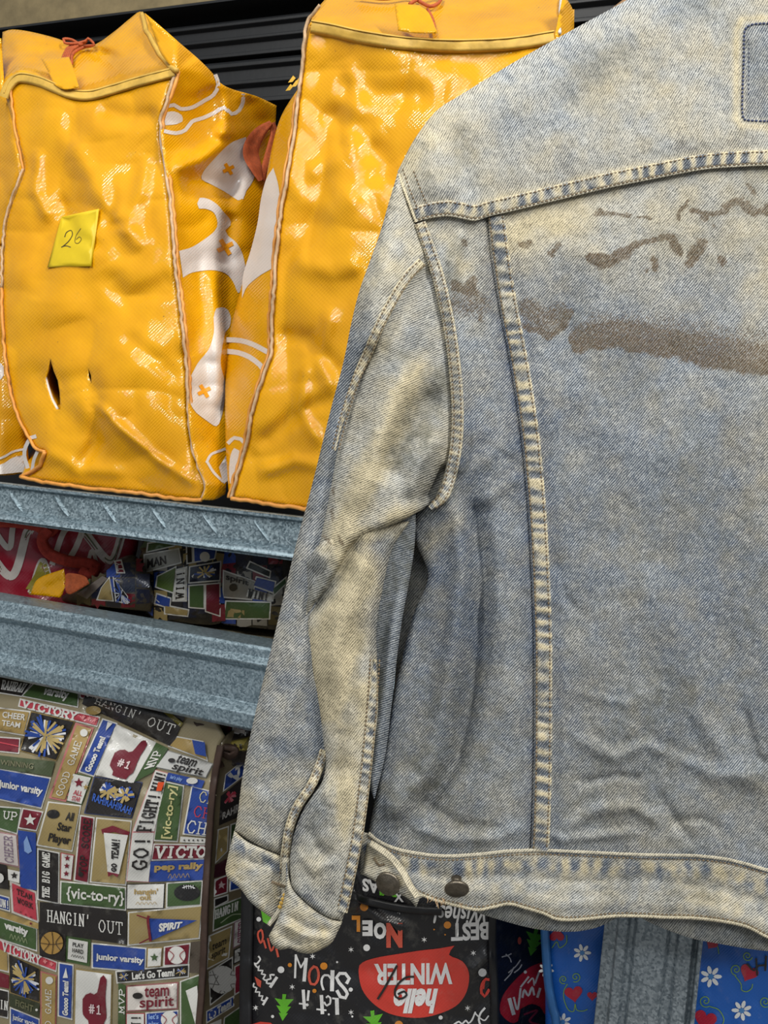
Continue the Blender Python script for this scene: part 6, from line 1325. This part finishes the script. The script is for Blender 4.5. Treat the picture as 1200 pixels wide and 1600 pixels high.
# sleeves
def sleeve(mirror):
    st = 4.0 if not mirror else 12
    root = bpy.data.objects.new('sleeve', None); SC.collection.objects.link(root)
    pos = one(PJ, (2 * AX - 560) if mirror else 560, 800); root.parent = jacket; root.location = tuple(pos - np.array(jacket.location))
    K = dict(proj=PJ, mats=M_DENIM, parent=root, mirror=1 if mirror else 0)
    S1 = [(621, 271, 1)] + S1L[1:-1] + [(366, 1300, 1), (400, 1322), (440, 1340, 1), (452, 1310), (466, 1276), (490, 1240), (520, 1200, 1), (560, 1000), (600, 850), (600, 700), (592, 600, 1), (574, 564, 1)] + SSEAM[1:4][::-1] + [(664, 412, 1), (666, 400, 1), (664, 388), (650, 348), (634, 305)]
    sheet('outer_sleeve_panel', S1, H_s1, step=st, thick=0.03, edge=0.010, edge_w=16, wear_shade_fn=W_s1, ang=44, **K)
    # inner cloth seen between sleeve and body, its fold shadow painted dark
    sheet('sleeve_lining', [(590, 790, 1), (650, 790, 1), (648, 850), (640, 905), (628, 970), (620, 1030), (612, 1100), (602, 1180), (585, 1250, 1), (560, 1180, 1), (575, 1000)], lambda X, Y: 0.001 + 0.007 * np.exp(-((X - (628 - (Y - 900) * 0.14)) / 12) ** 2) * smooth01((Y - 880) / 120) + .001 * fbm(X, Y, 30, 5), step=min(st, 5), thick=0.006, edge=.003, edge_w=8, wear_shade_fn=lambda X, Y: np.stack([0 * X + .45, 0 * X + .02, 0 * X, 0.95 - 0.5 * smooth01((Y - 900) / 100) * (X > 615 - (Y - 900) * .1)], -1), ang=20, **K)
    S2 = [(640, 815, 1), (560, 815, 1), (500, 850), (480, 880, 1)] + LOBE_L[1:] + [(503, 1222), (488, 1244), (472, 1270), (460, 1302), (453, 1342), (452, 1384, 1), (468, 1404), (492, 1424), (514, 1437), (534, 1440, 1), (546, 1402), (558, 1350), (568, 1280), (578, 1190), (590, 1120), (590, 1050), (588, 985), (596, 930), (612, 860)]
    sheet('lower_sleeve_panel', S2, H_s2, step=st, thick=0.02, edge=0.008, edge_w=12, wear_shade_fn=W_sleeve, ang=51, **K)
    S3 = [(621, 270, 1)] + ARM[1:-1] + [(684, 778, 1), (672, 788), (650, 802), (620, 817), (590, 829), (562, 842), (545, 856), (536, 876), (522, 902), (505, 925), (490, 945), (478, 962, 1)] + SSEAM[4:][::-1] + [(577, 558, 1), (596, 500), (628, 430), (640, 380)]
    sheet('upper_sleeve_panel', S3, H_arm, step=st, thick=0.012, edge=0.0075, edge_w=15, wear_shade_fn=W_sleeve, ang=24, **K)
    if True:
        felled('armhole_seam', [(x + 6, y) for x, y in ARM[2:]] + [(672, 794)], 10, lambda X, Y: np.maximum(H_body(X, Y), 0) + .0030, wfn=lambda q: np.clip((1.04 - q) / .1, .25, 1), drop=.004, per=13, seed=7, amt=.45, base=.35, rise=.0020, pucker=.0003, lines=(-.55, .55), parent=root, mirror=mirror, step=9 if mirror else 3)
        felled('sleeve_seam', [(x - 4, y - 3) for x, y in SSEAM[:8]], 8, lambda X, Y: H_s1(X, Y) * (1 - smooth01((Y - 540) / 60)) + H_arm(X, Y) * smooth01((Y - 540) / 60), per=18, seed=8, amt=.35, base=.6, rise=.0010, pucker=.0003, lines=(-.75, .55), parent=root, mirror=mirror, wfn=lambda q: np.clip((1.02 - q) / .5, .22, 1), drop=.0012)
        def Hs(X, Y): return H_s2(X, Y) - 0.001
        felled('underarm_seam', [(586, 1030), (583, 1080), (578, 1140), (572, 1200), (565, 1260), (556, 1320), (545, 1375), (534, 1425)], 9, Hs, wfn=lambda q: np.clip(q / .25 + .25, 0, 1), per=17, seed=9, amt=.85, base=.45, rise=.0015, pucker=.0009, lines=(-.8, .8), parent=root, mirror=mirror)
        felled('placket', [(507, 1172), (498, 1200), (486, 1228), (464, 1262), (452, 1296), (446, 1335), (441, 1370), (436, 1405)], 7.5, lambda X, Y: (H_s1(X, Y) + .0008) * (1 - smooth01((Y - 1190) / 60)) + smooth01((Y - 1190) / 60) * (.0088 - .004 * smooth01((Y - 1300) / 100)), per=24, seed=10, amt=.6, base=.6, rise=.0016, pucker=.0007, lines=(-.5, .55), parent=root, mirror=mirror)
        # cuffs
        C1 = [(366, 1298, 1), (385, 1314), (410, 1326), (440, 1338, 1), (446, 1370), (440, 1410), (432, 1440, 1), (415, 1428), (392, 1410), (375, 1388), (356, 1372), (352, 1358, 1), (358, 1330)]
        def Hc1(X, Y): return H_s1(X, Y) + .002 + .0006 * fbm(X, Y, 26, 91) + ridge(X, Y, [(378, 1340), (405, 1352), (432, 1350)], 6, -.0012) + ridge(X, Y, [(405, 1408), (420, 1395)], 4, -.0014)
        def Wc(X, Y):
            w = W_wb(X, Y); d = seg_dist(X, Y, [(366, 1298), (440, 1338)])[0]; d2 = seg_dist(X, Y, [(455, 1384), (534, 1440)])[0]; n = fbm(X, Y, 22, 93)
            w[..., 0] = np.clip(0.9 * np.exp(-((d - 18) / 12) ** 2) * np.clip(.5 + 2.4 * n, 0, 1) + .6 * np.exp(-((d2 - 14) / 8) ** 2) * np.clip(2.5 * n, 0, 1), 0, 1); w[..., 1] = np.clip(.72 + .6 * n - w[..., 0], 0, 1); w[..., 3] = .3 + np.clip(n, 0, 1) * .5; w[..., 2] = 0
            return w
        cf = sheet('cuff', C1, Hc1, step=st * .8, thick=0.012, edge=0.003, edge_w=8, wear_shade_fn=Wc, ang=35, **K)
        C2 = [(447, 1345, 1), (455, 1384), (470, 1404), (494, 1424), (516, 1436), (535, 1440, 1), (528, 1455), (519, 1472), (505, 1482), (486, 1490), (468, 1488), (452, 1482), (436, 1484), (424, 1474), (420, 1462, 1), (430, 1444), (440, 1420), (446, 1385)]
        def Hc2(X, Y): return H_s2(X, Y) + .0025 + .0012 * fbm(X, Y, 28, 95) + ridge(X, Y, [(440, 1455), (452, 1470), (470, 1480)], 7, -.0020) + ridge(X, Y, [(445, 1430), (480, 1452), (520, 1455)], 7, -.0018) + ridge(X, Y, [(440, 1440), (475, 1462), (515, 1465)], 7, .0018)
        cf2 = sheet('cuff', C2, Hc2, step=st * .8, thick=0.014, edge=0.005, edge_w=10, wear_shade_fn=Wc, ang=30, **K)
        r = Ribbon()
        cw = lambda X, Y, p, v, s: np.stack([0 * X, 0 * X + .7, 0 * X, 0 * X + .15], -1)
        r.strip([(366, 1299), (385, 1314), (410, 1327), (440, 1338)], 2.6, Hc1, PJ, .0014, 7, 3, cw, 0, mirror=mirror)
        r.stitches([(366, 1304), (385, 1319), (410, 1332), (440, 1343)], Hc1, PJ, 4, 2, 1.2, .001, mi=1, mirror=mirror)
        r.obj('cuff_edge', [M_DENIM, M_THREAD], cf)
        r = Ribbon()
        r.strip([(448, 1348), (456, 1384), (470, 1404), (494, 1424), (516, 1436), (535, 1440)], 3.0, Hc2, PJ, .0018, 7, 3, cw, 0, mirror=mirror)
        r.stitches([(449, 1376), (466, 1409), (490, 1429), (514, 1441), (530, 1444)], Hc2, PJ, 4, 2, 1.2, .001, mi=1, mirror=mirror)
        r.obj('cuff_edge', [M_DENIM, M_THREAD], cf2)
        # turned end of the placket with its bartack
        r = Ribbon()
        hp = lambda X, Y: 0 * X + .012
        r.strip([(447, 1340), (446, 1372), (444, 1404), (436, 1424), (420, 1446)], 7, hp, PJ, .003, 9, 3, cw, .0007, mirror=mirror, wfn=lambda q: 1 - .45 * q, per=15)
        r.stitches([(424, 1378), (446, 1386)], lambda X, Y: 0 * X + .015, PJ, 2.6, .2, 3.0, .0016, mi=1, mirror=mirror)
        r.stitches([(446, 1396), (436, 1420)], lambda X, Y: 0 * X + .015, PJ, 6, .5, 3.4, .0016, mi=2, mirror=mirror)
        r.obj('placket_end', [M_DENIM, M_THREAD, M_TAPE], root)
    return root
sleeve(False); sleeve(True)

# adjuster tab and buttons on the waistband
def tab(mirror):
    HT = lambda X, Y: H_wb(X, Y) + .0065 + .004 * smooth01((Y - 1340) / 60) + ridge(X, Y, [(580, 1322), (620, 1360), (650, 1408)], 5, .0022, False)
    T = [(574, 1316, 1), (590, 1322), (610, 1336), (628, 1352), (640, 1374), (652, 1390), (662, 1400), (656, 1404), (650, 1418, 1), (644, 1410), (634, 1402), (618, 1394), (600, 1386), (584, 1376), (566, 1366, 1)]
    o = sheet('adjuster_tab', T, HT, step=3, thick=.0035, edge=.0025, edge_w=6, wear_shade_fn=lambda X, Y: np.stack([.25 * np.exp(-(seg_dist(X, Y, [(580, 1345), (600, 1365)])[0] / 9) ** 2), .75 + .6 * fbm(X, Y, 20, 5), 0 * X, .45 + 0 * X], -1).clip(0, 1), ang=20, proj=PJ, mats=M_DENIM, parent=jacket, mirror=1 if mirror else 0)
    r = Ribbon()
    r.strip([(578, 1318), (598, 1330), (616, 1346), (630, 1364), (640, 1384), (652, 1402)], 6, HT, PJ, .003, 9, 3, lambda X, Y, p, v, s: np.stack([0 * X, 0 * X + .8, 0 * X, 0 * X + .2], -1), .0003, mirror=mirror)
    r.stitches([(584, 1340), (592, 1352), (602, 1350)], HT, PJ, 2.5, .2, 2.2, .0012, mi=1, mirror=mirror)
    r.obj('tab_edge', [M_DENIM, M_THREAD], o)
tab(False); tab(True)
def lathe(name, c, axis, prof, mat, parent, seg=32, tilt=None):
    ax = Vector(axis).normalized(); u = ax.orthogonal().normalized(); w = ax.cross(u)
    V = []; Fc = []
    for d, rr in prof:
        for k in range(seg):
            a = 2 * math.pi * k / seg; V.append(np.array(c) + np.array(ax) * d + rr * (math.cos(a) * np.array(u) + math.sin(a) * np.array(w)))
    m = len(prof)
    for i in range(m - 1):
        for k in range(seg): Fc.append((i * seg + k, i * seg + (k + 1) % seg, (i + 1) * seg + (k + 1) % seg, (i + 1) * seg + k))
    Fc.append(tuple(range(seg))[::-1]); Fc.append(tuple(range((m - 1) * seg, m * seg)))
    return mesh_obj(name, V, Fc, mat, parent)
BP = [(0, .0034), (.003, .0031), (.0055, .0031), (.0062, .0068), (.0070, .0077), (.0082, .0078), (.0088, .0070), (.0086, .0060), (.0090, .0056), (.0088, .0042), (.0093, .0036), (.0091, .0001)]
for m in (False, True):
    f = (lambda x: 2 * AX - x) if m else (lambda x: x)
    lathe('button', one(PJ, f(713), 1372, .0015), (0.02, -1, -.62), BP, M_BRASS, jacket)
    lathe('button', one(PJ, f(612), 1370, .0060), (-.3, -1, -.2), BP, M_BRASS, jacket)
# loose threads at the torn tab and hem
r = Ribbon(); rnd = random.Random(4)
for i in range(9):
    x = 662 + rnd.uniform(0, 60); y = 1400 + (x - 660) * .16 + rnd.uniform(-2, 2)
    r.cord([(x, y), (x + rnd.uniform(-5, 5), y + 5), (x + rnd.uniform(-7, 7), y + rnd.uniform(8, 16))], .00022, H_wb, PJ, rise=.001)
r.obj('frayed_threads', [M_PIPE], jacket)
# collar and hanger, above the picture
sheet('collar', [(1240, -118, 1), (1130, -100), (1085, -70, 1), (1120, -20), (1180, 8), (1240, 14, 1)], lambda X, Y: 0 * X + .016, step=12, thick=.004, wear_shade_fn=W_yoke, two=True, **J) if False else \
sheet('collar', [(1240, -150, 1), (1150, -140), (1090, -112, 1), (1110, -70), (1170, -52), (1240, -48, 1)], lambda X, Y: 0 * X + .014, step=12, thick=.012, wear_shade_fn=W_yoke, two=True, **J)
hg = empty('coat_hanger', one(PJ, AX, -170, -.02), 'wooden coat hanger inside the denim jacket', 'hanger')
r = Ribbon(); r.cord([(700, 215), (900, 80), (1100, -70), (1240, -135), (1380, -70), (1580, 80), (1780, 215)], .008, lambda X, Y: 0 * X - .018, PJ, seg=10, step=12)
r.obj('hanger_bar', [M_WOOD], hg)
r = Ribbon(); r.cord([(1240, -135), (1240, -200), (1238, -238), (1256, -262), (1280, -262), (1292, -240), (1286, -222)], .0018, lambda X, Y: 0 * X - .018, PJ, seg=8, step=5)
r.obj('hanger_hook', [M_BRASS], hg)
